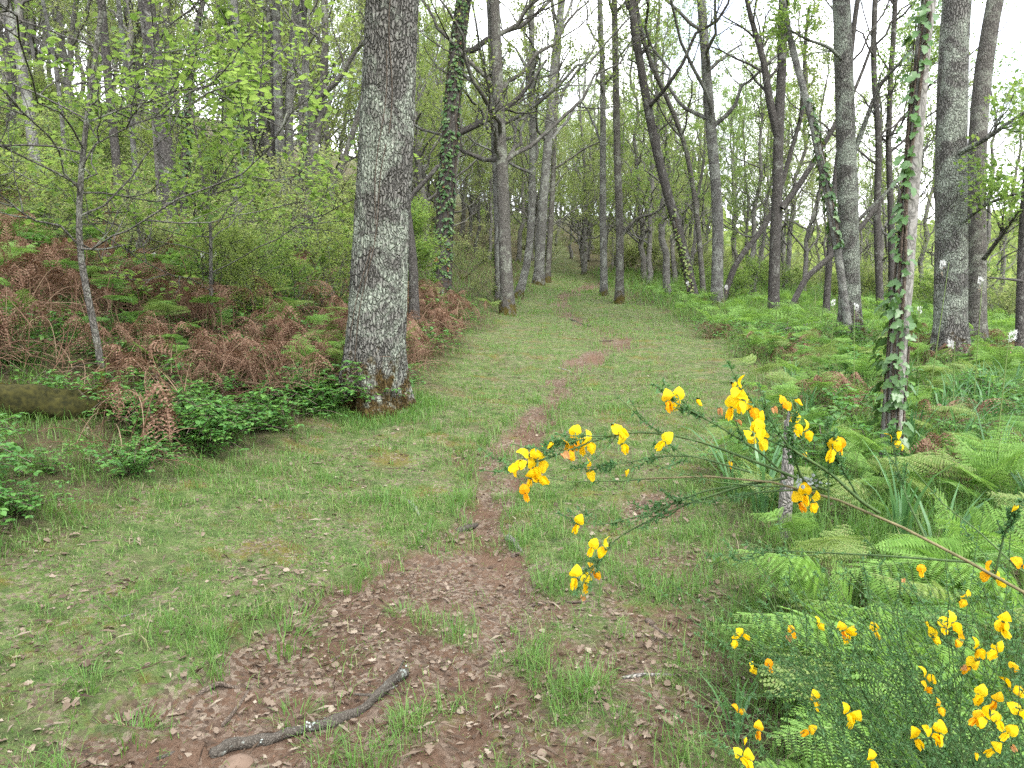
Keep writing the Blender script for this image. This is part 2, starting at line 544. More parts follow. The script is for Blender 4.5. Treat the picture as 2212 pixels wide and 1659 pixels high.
def plain(name, c1, c2, scale=20, rough=.7, bump=.3):
    m, nt = new_mat(name); b = NT(nt)
    v = b.oco(); n = b.noise(v, scale, 4)
    b.bsdf(b.ramp(n, [(.3, c1), (.7, c2)]), rough, .2, bump=n, bstr=bump, bdist=.004)
    return m


M['broom_stem'] = plain('broom_stem', (.04, .075, .026), (.075, .12, .04), 60)
M['broom_wood'] = plain('broom_wood', (.085, .08, .035), (.17, .145, .075), 70)
M['moss_log'] = plain('moss_log', (.012, .013, .004), (.045, .042, .01), 30, .95, 1.0)
M['stone'] = plain('stone', (.1, .068, .048), (.17, .125, .092), 14, .85, .8)
M['lichen_white'] = plain('lichen_white', (.17, .2, .18), (.34, .38, .35), 90, .9, .8)


def ground_mat():
    m, nt = new_mat('ground'); b = NT(nt)
    t = b.n('ShaderNodeTexCoord'); v = t.outputs['Object']
    soil = b.attr('soil'); veg = b.attr('veg'); far = b.attr('far')
    n1 = b.noise(v, 1.6, 5, .6); n2_ = b.noise(v, 9, 5, .65); n3_ = b.noise(v, 85, 6, .8)
    grass = b.ramp(b.math('ADD', b.math('MULTIPLY', n2_, .6), b.math('MULTIPLY', n3_, .4)), [(.36, (.03, .05, .017)), (.5, (.085, .128, .04)), (.64, (.155, .19, .068))])
    mossy = b.ramp(n3_, [(.3, (.08, .068, .018)), (.7, (.17, .14, .036))])
    grass = b.mix(b.rng(b.noise(v, 2.6, 5, .65), .54, .64, 0, .85), grass, mossy)
    dirt = b.ramp(b.math('ADD', b.math('MULTIPLY', n1, .4), b.math('MULTIPLY', n3_, .6)), [(.3, (.058, .036, .023)), (.55, (.122, .077, .051)), (.75, (.18, .128, .092))])
    vo = b.n('ShaderNodeTexVoronoi'); vo.inputs['Scale'].default_value = 62; vo.inputs['Randomness'].default_value = 1; b.l(v, vo.inputs['Vector'])
    sp = b.n('ShaderNodeSeparateColor'); b.l(vo.outputs['Color'], sp.inputs[0])
    flake = b.ramp(sp.outputs[0], [(.0, (.06, .044, .033)), (.5, (.155, .118, .088)), (1, (.24, .195, .152))])
    lit = b.math('MULTIPLY', b.rng(b.noise(v, 3.5, 4, .6), .38, .55), b.rng(sp.outputs[1], .25, .4))
    dirt = b.mix(b.math('MULTIPLY', lit, .85), dirt, flake)
    thatch = b.math('MULTIPLY', b.rng(sp.outputs[1], .45, .55), b.rng(b.noise(v, 4.5, 5, .7), .42, .58))
    grass = b.mix(b.math('MULTIPLY', thatch, .85), grass, flake)
    grass = b.mix(b.rng(b.noise(v, 1.9, 7, .75),   .5, .64, 0, .6), grass, b.ramp(n3_, [(.35, (.05, .038, .024)), (.65, (.14, .108, .07))]))
    under = b.ramp(n2_, [(.3, (.035, .03, .018)), (.7, (.1, .075, .045))])
    sf = b.rng(b.math('ADD', soil, b.math('MULTIPLY', b.math('SUBTRACT', b.noise(v, 14, 6, .75), .5), 1.5)), .3, .62)
    col = b.mix(sf, grass, dirt)
    col = b.mix(b.math('MULTIPLY', veg, .8), col, under)
    meadow = b.ramp(b.noise(v, .035, 6, .65), [(.4, (.045, .08, .022)), (.55, (.09, .13, .04)), (.62, (.17, .2, .08))])
    col = b.mix(far, col, meadow)
    h = b.math('ADD', b.math('ADD', n3_, b.math('MULTIPLY', n2_, 1.5)), b.math('MULTIPLY', sp.outputs[2], b.math('MULTIPLY', lit, .5)))
    b.bsdf(col, .92, .1, bump=h, bstr=.9, bdist=.02)
    return m


M['ground'] = ground_mat()

# ------------------------------------------------------------------ the ground
def axis(n, near, far, span0, c=0.0):
    u = np.linspace(-1, 1, n)
    k = 7.2
    return c + far * np.sinh(k * u) / np.sinh(k)


gx = axis(330, 0, 1500, 0)
gy = axis(420, 0, 1500, 0, 3.0)
GX, GY = np.meshgrid(gx, gy)
fx, fy = GX.ravel(), GY.ravel()
sm = soil_mask(fx, fy)
GZ = hgt(fx, fy, sm)
vg = np.maximum(veg_left(fx, fy), veg_right(fx, fy))
ff = sstep(70, 140, np.hypot(fx, fy))
nxg, nyg = len(gx), len(gy)
ii = (np.arange(nyg - 1)[:, None] * nxg + np.arange(nxg - 1)[None]).ravel()
gF = np.stack([ii, ii + 1, ii + 1 + nxg, ii + nxg], -1)
obj('ground', make_mesh('ground', np.stack([fx, fy, GZ], -1), gF, M['ground'], True, attrs={'soil': sm, 'veg': vg, 'far': ff}), kind='structure')


def gz(x, y):
    return float(hgt(np.array([x]), np.array([y]))[0])


def frustum_pts(rng, y0, y1, dens, margin=.6, xa=None, xb=None):
    wmax = .72 * y1 + margin
    n = rng.poisson(dens * 2 * wmax * (y1 - y0))
    y = rng.uniform(y0, y1, n); x = rng.uniform(-wmax, wmax, n)
    k = np.abs(x) < .72 * y + margin
    if xa is not None:
        k &= (x > xa) & (x < xb)
    return x[k], y[k]


def where(x, y, cuts):
    X = (512 + 740 * x / max(y, .1)) * 2212 / 1024
    for lim, txt in cuts:
        if X < lim:
            return txt
    return cuts[-1][1]


# ------------------------------------------------------------------ trees
def smooth_path(pts, K):
    pts = np.asarray(pts, float)
    t = np.concatenate([[0], np.cumsum(np.linalg.norm(np.diff(pts, axis=0), axis=1))])
    s = np.linspace(0, t[-1], K)
    P = np.stack([np.interp(s, t, pts[:, i]) for i in range(3)], -1)
    for _ in range(max(1, K // 10)):
        Q = P.copy(); Q[1:-1] = .25 * P[:-2] + .5 * P[1:-1] + .25 * P[2:]; P = Q
    return P


def wobble(rng, N, K, amp):
    w = np.cumsum(rng.normal(size=(N, K, 3)), axis=1) / math.sqrt(K)
    w -= w[:, :1]
    return w * amp


def sub_branches(rng, P, R, n, lenf, ang, K, rf, amp, up=.15, s0=.25, rmin=.003):
    """n side branches for each of the N parents"""
    N, Kp, _ = P.shape
    plen = np.linalg.norm(np.diff(P, axis=1), axis=2).sum(1)
    s = rng.uniform(s0, 1, (N, n)); s[:, 0] = 1.0
    f = s * (Kp - 1); i = np.clip(f.astype(int), 0, Kp - 2); fr = (f - i)[..., None]
    ar = np.arange(N)[:, None]
    o = P[ar, i] * (1 - fr) + P[ar, i + 1] * fr
    T = norm(P[ar, i + 1] - P[ar, i])
    q = norm(np.cross(T, rng.normal(size=(N, n, 3))))
    a = rng.uniform(ang[0], ang[1], (N, n, 1)); a[:, 0] *= .3
    d = norm(T * np.cos(a) + q * np.sin(a) + np.array([0, 0, up]))
    L = plen[:, None] * lenf * (1.25 - .7 * s) * rng.uniform(.6, 1.3, (N, n))
    r0 = np.minimum((R[ar, i] * rf), R[ar, i] * .95) * rng.uniform(.7, 1.1, (N, n)); r0 = np.maximum(r0, rmin)
    o = o.reshape(-1, 3); d = d.reshape(-1, 3); L = L.reshape(-1); r0 = r0.reshape(-1)
    t = np.linspace(0, 1, K)
    Q = o[:, None] + d[:, None] * (L[:, None] * t)[..., None] + wobble(rng, len(o), K, 1.0) * (amp * L)[:, None, None]
    Q[:, :, 2] += (L[:, None] * .12 * t ** 2)
    RR = r0[:, None] * (1 - .75 * t[None])
    return Q, np.maximum(RR, rmin * .6)


def crown_of(rng, P1, R1, g, nL2=6, nL3=5, nleaf=5, leaf=.06, tmpl=LEAF4, sides=(6, 3, 3), flat=.6, mi=0, limb_geo=True, droop=-.1):
    """P1 limbs -> twigs into g, returns leaf geometry"""
    if limb_geo:
        g.add(tubes(P1, R1, sides[0]), mi)
    P2, R2 = sub_branches(rng, P1, R1, nL2, .42, (.5, 1.15), 6, .5, .07, .12, .22, .006)
    g.add(tubes(P2, R2, sides[1]), mi)
    P3, R3 = sub_branches(rng, P2, R2, nL3, .5, (.4, 1.1), 3, .5, .06, .08, .15, .0035)
    g.add(tubes(P3, R3, sides[2]), mi)
    N = len(P3)
    s = (1.05 - .75 * rng.random((N, nleaf)) ** 1.6) * (P3.shape[1] - 1)
    i = np.clip(s.astype(int), 0, P3.shape[1] - 2); fr = (s - i)[..., None]; ar = np.arange(N)[:, None]
    C = (P3[ar, i] * (1 - fr) + P3[ar, i + 1] * fr).reshape(-1, 3)
    T = np.repeat(norm(P3[:, -1] - P3[:, 0]), nleaf, 0)
    C = C + rng.normal(size=C.shape) * leaf * .7
    A = norm(T * .5 + rdir(rng, len(C), flat) + np.array([0, 0, droop]))
    Nn = norm(np.array([0, 0, 1.0]) + rdir(rng, len(C)) * (1.1 if flat > .5 else .5))
    L = leaf * rng.uniform(.55, 1.25, len(C))
    return leaves(C, A, Nn, L, L * rng.uniform(.55, .8, len(C)), tmpl)


def limbs_on(rng, TP, TR, n, t0, length, elev=(.35, .95), K=10, rf=.45, amp=.09, t1=.97):
    Kp = len(TP)
    t = np.sort(rng.uniform(t0, t1, n))
    f = t * (Kp - 1); i = np.clip(f.astype(int), 0, Kp - 2); fr = (f - i)[:, None]
    o = TP[i] * (1 - fr) + TP[i + 1] * fr; r = TR[i] * rf
    az = np.arange(n) * 2.4 + rng.uniform(0, 6.28) + rng.normal(size=n) * .4
    el = rng.uniform(elev[0], elev[1], n) + .3 * t
    d = np.stack([np.cos(az) * np.cos(el), np.sin(az) * np.cos(el), np.sin(el)], -1)
    L = length * (1.15 - .75 * (t - t0) / max(1e-3, 1 - t0)) * rng.uniform(.65, 1.2, n)
    s = np.linspace(0, 1, K)
    P = o[:, None] + d[:, None] * (L[:, None] * s)[..., None] + wobble(rng, n, K, 1.0) * (amp * L)[:, None, None]
    P[:, :, 2] += L[:, None] * .18 * s ** 2
    return P, np.maximum(r[:, None] * (1 - .8 * s[None]), .006)


def trunk_geo(rng, TP, TR, S=12, flare=.35, lobes=5, ridge=.04, fh=.3):
    K = len(TP)
    V, F = tubes(TP[None], TR[None], S)
    V = V.reshape(K, S, 3)
    z = TP[:, 2] - TP[0, 2]
    th = 2 * np.pi * np.arange(S) / S
    ph = rng.uniform(0, 6.28)
    k = 1 + flare * np.exp(-np.maximum(z, 0) / fh)[:, None] * (1 + .55 * np.sin(lobes * th + ph))[None]
    k = k * (1 + ridge * (n3(V * np.array([5, 5, 1.6]) + ph * 9) - .5) * 2 + ridge * (n3(V * np.array([14, 14, 4.]) + ph) - .5))
    V = TP[:, None] + (V - TP[:, None]) * k[..., None]
    return V.reshape(-1, 3), F


def ivy_on(rng, TP, TR, z0, z1, n, leaf, arc=None, off=.02, tmpl=IVY, strands=9):
    """leaves gathered round a few climbing strands on a trunk"""
    z = TP[:, 2] - TP[0, 2]
    sa = (rng.uniform(0, 6.28, strands) if arc is None else rng.uniform(arc[0], arc[1], strands))
    hz = rng.beta(1.1, 1.2, n) * (z1 - z0) + z0
    si = rng.integers(0, strands, n)
    th = sa[si] + np.sin(hz * 1.7 + si * 2.1) * .45 + rng.normal(size=n) * .28
    c = np.stack([np.interp(hz, z, TP[:, j]) for j in range(3)], -1); r = np.interp(hz, z, TR)
    out = np.stack([np.cos(th), np.sin(th), np.zeros(n)], -1)
    C = c + out * (r + off * rng.uniform(.3, 1.8, n))[:, None]
    A = norm(np.stack([-np.sin(th), np.cos(th), np.zeros(n)], -1) * rng.normal(size=(n, 1)) * .8 + np.array([0, 0, -.6]) + out * .5)
    Nn = norm(out + rdir(rng, n) * .55 + np.array([0, 0, .35]))
    L = leaf * rng.uniform(.6, 1.3, n)
    SP = []
    for q in range(strands):
        hh = np.linspace(z0, z0 + (z1 - z0) * rng.uniform(.6, 1), 26)
        t2 = sa[q] + np.sin(hh * 1.7 + q * 2.1) * .45
        cc = np.stack([np.interp(hh, z, TP[:, j]) for j in range(3)], -1); rr = np.interp(hh, z, TR) + .008
        SP.append(cc + np.stack([np.cos(t2) * rr, np.sin(t2) * rr, 0 * hh], -1))
    stems = tubes(np.array(SP), np.full((strands, 26), .007) * rng.uniform(.6, 1.6, (strands, 1)), 5)
    return (C, A, Nn, L), stems


TREES = []


def photo_trunk(rng, d, pts, w_mid, height, dd=0.0, top=None, K=26, taper=.55, cut=None):
    """trunk centre line through photo points (bottom first) standing at distance d; w_mid = width in photo units near the middle of what shows"""
    X0, Y0 = pts[0]
    b = at(X0, Y0, d); b[2] = gz(b[0], b[1]) - .06
    P = [b]
    for X, Y in pts[1:]:
        p = at(X, Y, d)
        if p[2] > b[2] + .25:
            p[1] += dd * (p[2] - b[2]); p[0] *= (p[1] / d)
            P.append(p)
    last = P[-1]; dirn = norm(P[-1] - P[-2]); dirn[2] = max(dirn[2], .5)
    if not cut:
        k = 0
        while P[-1][2] < b[2] + height and k < 8:
            k += 1
            dirn = norm(dirn * np.array([.8, .8, 1]) + np.array([rng.normal() * .07, rng.normal() * .07, .1]))
            P.append(P[-1] + dirn * max(.6, height / 8))
    P = np.array(P)
    TP = smooth_path(P, K)
    zt = (TP[:, 2] - TP[0, 2]) / max(.1, TP[-1, 2] - TP[0, 2])
    r = w_mid * 1024 / 2212 * d / 740 / 2
    zs = .5 * (last[2] - b[2]) / max(.1, TP[-1, 2] - TP[0, 2])
    TR = r * (1.0 - taper * 1.2 * (zt - zs))
    TR = np.maximum(TR, .012)
    return TP, TR


def add_tree(label, d, pts, w, height=13, bark='bark_grey', leafm='leaf_oak', n1=12, t0=.35, length=3.2, nleaf=15, leaf=.074, seed=0, dk=1.0, dd=0.0,
             ivy=None, extra=(), cat='tree', name='tree', group=None, cut=False, L2=6, L3=5, amp=.1, S=12, K=26, flare=.35, elev=(.35, .95), taper=.55, ridge=.05, trunkfn=None, fh=.3):
    rng = np.random.default_rng(1000 + seed)
    TP, TR = photo_trunk(rng, d, pts, w, height, dd, cut=cut, K=K, taper=taper)
    base = TP[0].copy()
    TP = TP - base
    root = thing(name, label, cat, tuple(base), group=group)
    g = Geo()
    g.add(trunk_geo(rng, TP, TR, S, flare, ridge=ridge, fh=fh))
    if cut:   # broken top closed by a jagged cone
        n = S; g.add((np.concatenate([np.array(g.V[0][-n:]), (TP[-1] + norm(TP[-1] - TP[-2]) * TR[-1] * 1.4)[None]]), np.array([(i, (i + 1) % n, n) for i in range(n)])))
    lg = Geo()
    if n1:
        P1, R1 = limbs_on(rng, TP, TR, n1, t0, length * (1 + .5 * (dk - 1)), elev, amp=amp)
        lg.add(crown_of(rng, P1, R1, g, L2, L3, nleaf, leaf))
    for ex in extra:     # limbs seen in the photo: (points (X, Y, distance), width, leafy)
        ep = smooth_path(np.array([at(q[0], q[1], q[2] * dk) for q in ex[0]]) - base, 12)
        er = np.linspace(1, .35, 12) * ex[1] * 1024 / 2212 * ex[0][0][2] * dk / 740 / 2
        if ex[2]:
            lg.add(crown_of(rng, ep[None], er[None], g, ex[2] + 5, 6, 11, leaf))
        else:
            g.add(tubes(ep[None], er[None], 7))
    obj('trunk', g.mesh('trunk', M[bark]), root)
    if lg.n:
        obj('crown', lg.mesh('crown', M[leafm], False), root)
    if ivy:
        (C, A, Nn, L), st = ivy_on(rng, TP, TR, ivy[0], ivy[1], ivy[2], ivy[3], ivy[4] if len(ivy) > 4 else None)
        ig = Geo()
        ig.add(leaves(C, A, Nn, L, L * .9, IVY), 0); ig.add(st, 1)
        obj('ivy', ig.mesh('ivy', [M[ivy[5]] if len(ivy) > 5 else M['ivy'], M['twig']], False), root)
    TREES.append((base[0], base[1], root))
    return root, TP, TR


# the big oak beside the path: dense trunk mesh with real bark relief
def oak_main():
    rng = np.random.default_rng(77)
    d = 7.0
    TP, TR = photo_trunk(rng, d, [(802, 900), (815, 700), (828, 450), (838, 220), (848, 0)], 110, 15, K=30, taper=.5)
    base = TP[0].copy(); TP = TP - base
    root = thing('oak_tree', 'thick grey oak with pale lichen and brown moss at its foot beside path', 'tree', tuple(base))
    K, S = 310, 180
    zz = np.linspace(-.45, 5.2, K)
    z0 = TP[:, 2]
    C = np.stack([np.interp(zz, z0, TP[:, j]) for j in range(3)], -1); C[:, 2] = zz; R = np.interp(zz, z0, TR)
    th = 2 * np.pi * np.arange(S) / S
    TH, ZZ = np.meshgrid(th, zz)
    cs, sn = np.cos(TH), np.sin(TH)
    fl = .34 * np.exp(-np.maximum(ZZ, 0) / .26) * (1 + .7 * np.sin(4 * TH + .6) + .3 * np.sin(7 * TH)) + .1 * np.exp(-np.maximum(ZZ, -.2) / .9)
    q = np.stack([cs * 2.6, sn * 2.6, ZZ * 1.4], -1)
    lump = (n3(q + 3) - .5) * .07
    w = (n3(np.stack([cs * 5, sn * 5, ZZ * 3], -1) + 8) - .5) * .9
    u = TH * 19 + w * 2.0
    ridge = np.abs(((u + n3(np.stack([cs * 4, sn * 4, ZZ * 6], -1)) * .9) / np.pi) % 1 - .5) * 2
    brk = n3(np.stack([cs * 9, sn * 9, ZZ * 9], -1) + 20)
    fine = n3(np.stack([cs * 22, sn * 22, ZZ * 26], -1) + 40)
    bark = sstep(.05, .45, ridge) * .013 + sstep(.35, .55, brk) * .006 + fine * .008
    RR = R[:, None] * (1 + fl + lump) + bark - .012
    V = np.stack([C[:, None, 0] + cs * RR, C[:, None, 1] + sn * RR, C[:, None, 2] + 0 * RR], -1).reshape(-1, 3)
    i = np.arange(K - 1)[:, None] * S; s = np.arange(S)[None]; s1 = (s + 1) % S
    F = np.stack([i + s, i + s1, i + S + s1, i + S + s], -1).reshape(-1, 4)
    g = Geo(); g.add((V, F))
    up = z0 > 4.7
    g.add(tubes(TP[up][None], TR[up][None], 20))
    P1, R1 = limbs_on(rng, TP, TR, 14, .5, 4.2, amp=.12)
    lg = Geo(); lg.add(crown_of(rng, P1, R1, g, 6, 5, 5, .07))
    obj('trunk', g.mesh('trunk', M['bark_oak']), root)
    obj('crown', lg.mesh('crown', M['leaf_oak'], False), root)
    # thin bare vine stems creeping over the bark
    VP = []
    for a0, a1, h0, h1 in ((-2.2, -1.35, .3, 2.4), (-1.7, -1.5, 1.7, 3.2), (-2.4, -1.8, .6, 1.5), (-1.3, -1.55, 2.5, 4.6)):
        hh = np.linspace(h0, h1, 24); aa = np.linspace(a0, a1, 24) + np.sin(hh * 5) * .08
        cc = np.stack([np.interp(hh, z0, TP[:, j]) for j in range(3)], -1); rr = np.interp(hh, z0, TR) * (1 + .1 * np.exp(-hh / .9)) + .014
        VP.append(cc + np.stack([np.cos(aa) * rr, np.sin(aa) * rr, 0 * hh], -1))
    v = Geo(); v.add(tubes(np.array(VP), np.full((4, 24), .0045), 5))
    obj('vine', v.mesh('vine', M['twig']), root)
    TREES.append((base[0], base[1], root))


oak_main()

A = add_tree
# --- around the head of the path
A('dark trunk hung with ivy strands just beyond the lichened oak', 18.5, [(953, 640), (962, 450), (975, 250), (985, 120), (1002, 0)], 36, 18, 'bark_dark', seed=1, dk=1.542, n1=12, length=3.6,
  t0=.28, ivy=(.1, 10, 760, .085, (-2.9, -.4)), flare=.2, extra=[(((965, 300, 12), (1060, 255, 12.2), (1120, 215, 12.4), (1180, 130, 12.6)), 16, 5), (((985, 150, 12), (1040, 190, 12), (1090, 120, 12)), 9, 4)])
A('brown trunk with mossy foot at the bend of the grass path', 18.2, [(1098, 690), (1090, 520), (1085, 350), (1075, 200), (1068, 0)], 25, 15, 'bark_brown', seed=2, dk=1.213, n1=16, t0=.2, length=3.6, nleaf=6, L2=7)
A('grey trunk with an ivy sleeve close behind the mossy-footed trunk', 20.5, [(1082, 600), (1078, 450), (1068, 250), (1060, 0)], 20, 15, 'bark_grey', seed=3, dk=1.242, n1=14, t0=.2, length=3.4, ivy=(.2, 2.2, 160, .08), L2=7)
A('slim grey trunk leaning right at the left verge of the path', 24.0, [(1118, 640), (1140, 580), (1150, 450), (1150, 250), (1148, 0)], 14, 14, 'bark_grey', seed=4, dk=1.333, n1=14, t0=.25, length=2.8)
A('straight grey trunk forking into many fans of bare twigs above the path', 33.0, [(1163, 605), (1172, 450), (1185, 300), (1195, 150), (1215, 0)], 18, 17, 'bark_grey', seed=5, dk=1.571, n1=22, t0=.3, length=4.2, nleaf=3, elev=(.6, 1.1), L2=8)
A('thin dark pole trunk right behind the forking grey trunk', 35.0, [(1182, 600), (1192, 450), (1200, 250), (1212, 0)], 10, 16, 'bark_brown', seed=6, dk=1.522, n1=14, t0=.3, length=2.8, nleaf=3)
A('slender pale grey trunk at the far right side of the path', 27.0, [(1305, 640), (1302, 450), (1303, 200), (1296, 0)], 13, 16, 'bark_grey', seed=7, dk=1.459, n1=12, t0=.3, length=2.6, nleaf=4)
A('slim straight trunk standing alone on the right verge, with a low bent limb', 23.5, [(1338, 655), (1340, 500), (1333, 350), (1330, 150), (1327, 0)], 15, 16, 'bark_brown', seed=8, dk=1.424, n1=12, t0=.4, length=2.6,
  extra=[(((1338, 515, 16.5), (1375, 470, 16.4), (1420, 460, 16.3), (1445, 430, 16.2)), 9, 5)])
A('dark trunk leaning left, its lower half flecked with yellow ivy', 21.5, [(1505, 640), (1470, 510), (1430, 380), (1400, 240), (1378, 110), (1362, 0)], 19, 15, 'bark_dark', seed=9, dk=1.387, n1=14, t0=.35, length=3.2,
  ivy=(.1, 2.9, 240, .07, None, 'ivy_yellow'), flare=.15)
A('thin bowed trunk crossing behind the leaning ivy-flecked trunk', 23.5, [(1522, 640), (1505, 450), (1480, 300), (1430, 190), (1385, 90), (1375, 0)], 10, 14, 'bark_brown', seed=10, dk=1.382, n1=12, t0=.3, length=2.6)
A('upright grey lichened trunk with a slight kink, right of the leaning trunk', 21.5, [(1548, 645), (1553, 480), (1540, 330), (1528, 180), (1515, 0)], 22, 16, 'bark_grey', seed=11, dk=1.433, n1=14, t0=.3, length=3.0)
A('dark bent trunk propped low among the right-hand ferns', 22.5, [(1558, 612), (1590, 560), (1630, 520), (1665, 470), (1690, 400)], 12, 8, 'bark_dark', seed=12, dk=1.406, n1=5, t0=.5, length=1.5, flare=.1)
A('dark trunk forking in two at mid height against white sky', 19.5, [(1672, 650), (1674, 500), (1682, 380), (1680, 260), (1690, 180), (1690, 0)], 21, 15, 'bark_dark', seed=13, dk=1.345, n1=10, t0=.45, length=2.6, flare=.15,
  extra=[(((1680, 290, 14.5), (1662, 220, 14.5), (1650, 130, 14.5), (1622, 40, 14.5), (1600, -60, 14.5)), 20, 6), (((1690, 450, 14.4), (1740, 380, 14.4), (1805, 268, 14.3), (1850, 190, 14.3), (1893, 70, 14.2)), 14, 0)])
A('dark dead pole leaning through the ferns beside the forked trunk', 18.0, [(1692, 648), (1740, 600), (1790, 558), (1850, 505), (1905, 430)], 12, 4, 'bark_dark', seed=14, dk=1.333, n1=0, flare=.05, cut=True, cat='leaning pole', name='leaning_pole', taper=.3)
A('pale crooked leaning trunk wrapped with ivy, left of the tall lichened trunk', 13.5, [(1842, 665), (1812, 560), (1795, 450), (1775, 350), (1745, 220), (1705, 90), (1690, 0)], 15, 11, 'bark_grey', seed=15, dk=1.286, n1=8, t0=.5, length=2.0,
  ivy=(1.8, 4.4, 170, .085), flare=.1)
A('tall grey trunk whitened by lichen, leafy sprays crossing its top', 14.0, [(1842, 670), (1832, 480), (1828, 300), (1822, 150), (1820, 0)], 40, 16, 'bark_oak', 'leaf_bright', seed=16, dk=1.273, n1=12, t0=.45, length=3.2,
  extra=[(((1845, 330, 11), (1900, 180, 10.8), (1960, 120, 10.6), (2000, 60, 10.4)), 12, 6), (((1840, 150, 11), (1790, 100, 10.8), (1740, 85, 10.6), (1700, 60, 10.4)), 9, 6), (((1850, 480, 11), (1950, 380, 11), (2020, 300, 11)), 8, 0)])
A('dark trunk half hidden behind the tall lichened trunk', 18.5, [(1785, 640), (1795, 500), (1802, 400), (1830, 200), (1850, 0)], 12, 13, 'bark_dark', seed=17, dk=1.321, n1=9, t0=.4, length=2.4)
A('thin dark twin trunk seen left of the ivy-clad dead pole', 22.0, [(1905, 640), (1893, 470), (1900, 300), (1885, 150), (1890, 0)], 13, 14, 'bark_dark', seed=18, dk=1.375, n1=12, t0=.3, length=2.8, leafm='leaf_bright')
A('thin dark trunk right behind the ivy-clad dead pole', 22.5, [(1930, 640), (1925, 470), (1918, 300), (1925, 150), (1935, 0)], 12, 13, 'bark_dark', seed=19, dk=1.364, n1=12, t0=.3, length=2.8, leafm='leaf_bright')
A('broad speckled grey trunk, thickest on the right of the ivy pole', 11.0, [(2060, 700), (2055, 500), (2052, 300), (2058, 150), (2062, 0)], 60, 16, 'bark_oak', 'leaf_bright', seed=20, dk=1.158, n1=14, t0=.45, length=3.6, S=20,
  extra=[(((2075, 330, 9.3), (2130, 300, 9.0), (2200, 250, 8.7), (2290, 200, 8.5)), 12, 7), (((2080, 480, 9.3), (2130, 440, 9), (2190, 420, 8.7), (2280, 400, 8.5)), 8, 7)])
A('grey-brown trunk standing half hidden behind the broad speckled trunk', 12.3, [(2112, 700), (2110, 500), (2108, 320), (2120, 150), (2150, 0)], 36, 15, 'bark_brown', 'leaf_bright', seed=21, dk=1.160, n1=13, t0=.3, length=3.2,
  extra=[(((2125, 560, 10.4), (2170, 500, 10), (2212, 440, 9.6), (2280, 400, 9.4)), 10, 7)])
A('dark trunk at the right edge above the ferns, with a pale dead branch', 10.5, [(2208, 720), (2206, 560), (2216, 380), (2240, 200), (2260, 0)], 16, 12, 'bark_dark', 'leaf_bright', seed=22, dk=1.167, n1=9, t0=.35, length=2.8,
  extra=[(((2207, 607, 8.9), (2170, 602, 8.5), (2135, 600, 8.2)), 7, 0)])
# --- left hillside
A('ivy-clad straight trunk on the left slope above pale flowers', 15.5, [(508, 545), (514, 420), (518, 250), (510, 100), (505, 0)], 20, 14, 'bark_grey', seed=30, dk=1.148, n1=11, t0=.25, length=3.2, ivy=(1.8, 4.6, 620, .06), leafm='leaf_bright',
  extra=[(((520, 170, 13.5), (480, 140, 13.2), (460, 120, 13)), 10, 0), (((515, 110, 13.5), (500, 60, 13.4), (470, 10, 13.2)), 10, 4)])
A('left one of two close pale grey trunks rising from one foot', 20.5, [(612, 510), (607, 380), (600, 200), (597, 0)], 19, 16, 'bark_grey', seed=31, dk=1.414, n1=10, t0=.35, length=2.8, ivy=(1.0, 2.4, 90, .07))
A('right one of two close pale grey trunks rising from one foot', 20.7, [(630, 512), (626, 380), (622, 250), (632, 100), (640, 0)], 18, 16, 'bark_grey', seed=32, dk=1.408, n1=10, t0=.35, length=2.8, ivy=(1.0, 2.2, 70, .07))
A('thick dark double trunk on the slope near the left side', 13.2, [(372, 520), (362, 380), (356, 260), (335, 120), (318, 0)], 28, 13, 'bark_dark', seed=33, dk=1.320, n1=10, t0=.35, length=2.8, leafm='leaf_bright', flare=.15)
A('grey trunk pressed against the thick dark double trunk', 13.4, [(352, 520), (346, 380), (340, 270), (322, 150), (308, 0)], 17, 12, 'bark_brown', seed=34, dk=1.314, n1=7, t0=.45, length=2.4, leafm='leaf_bright')
A('leafy ivy-covered bent trunk right of the dark double trunk', 14.0, [(392, 470), (398, 350), (408, 200), (412, 110), (440, 10)], 13, 11, 'bark_dark', seed=35, dk=1.296, n1=10, t0=.35, length=2.4, ivy=(.9, 4.3, 420, .075), leafm='leaf_bright')
A('short dark leaning trunk left of the dark double trunk', 14.0, [(262, 500), (255, 380), (243, 260), (232, 180), (225, 60)], 17, 12, 'bark_dark', seed=36, dk=1.273, n1=8, t0=.4, length=2.4, leafm='leaf_bright')
A('thin grey leaning trunk between the dark trunks on the left slope', 16.5, [(300, 500), (290, 330), (275, 180), (262, 60), (255, 0)], 10, 13, 'bark_grey', seed=37, dk=1.320, n1=9, t0=.3, length=2.4, leafm='leaf_bright')
A('grey leaning trunk in the upper left corner behind the sapling', 12.5, [(95, 520), (75, 350), (58, 180), (35, 90), (10, 0)], 20, 12, 'bark_grey', seed=38, dk=1.250, n1=9, t0=.3, length=2.6, leafm='leaf_bright')
A('thin dark trunk left of the two close pale trunks', 21.0, [(588, 490), (590, 400), (592, 250), (588, 0)], 10, 15, 'bark_dark', seed=39, dk=1.355, n1=10, t0=.35, length=2.4)
A('crooked grey tree with a swan-necked limb beside the lichened oak', 16.5, [(648, 530), (665, 420), (682, 300), (700, 200), (706, 90), (700, 0)], 16, 13, 'bark_brown', seed=40, dk=1.320, n1=11, t0=.3, length=2.8,
  extra=[(((676, 310, 12.5), (672, 240, 12.4), (690, 205, 12.3), (730, 180, 12.2), (765, 110, 12.1), (810, 70, 12.0)), 17, 5)])
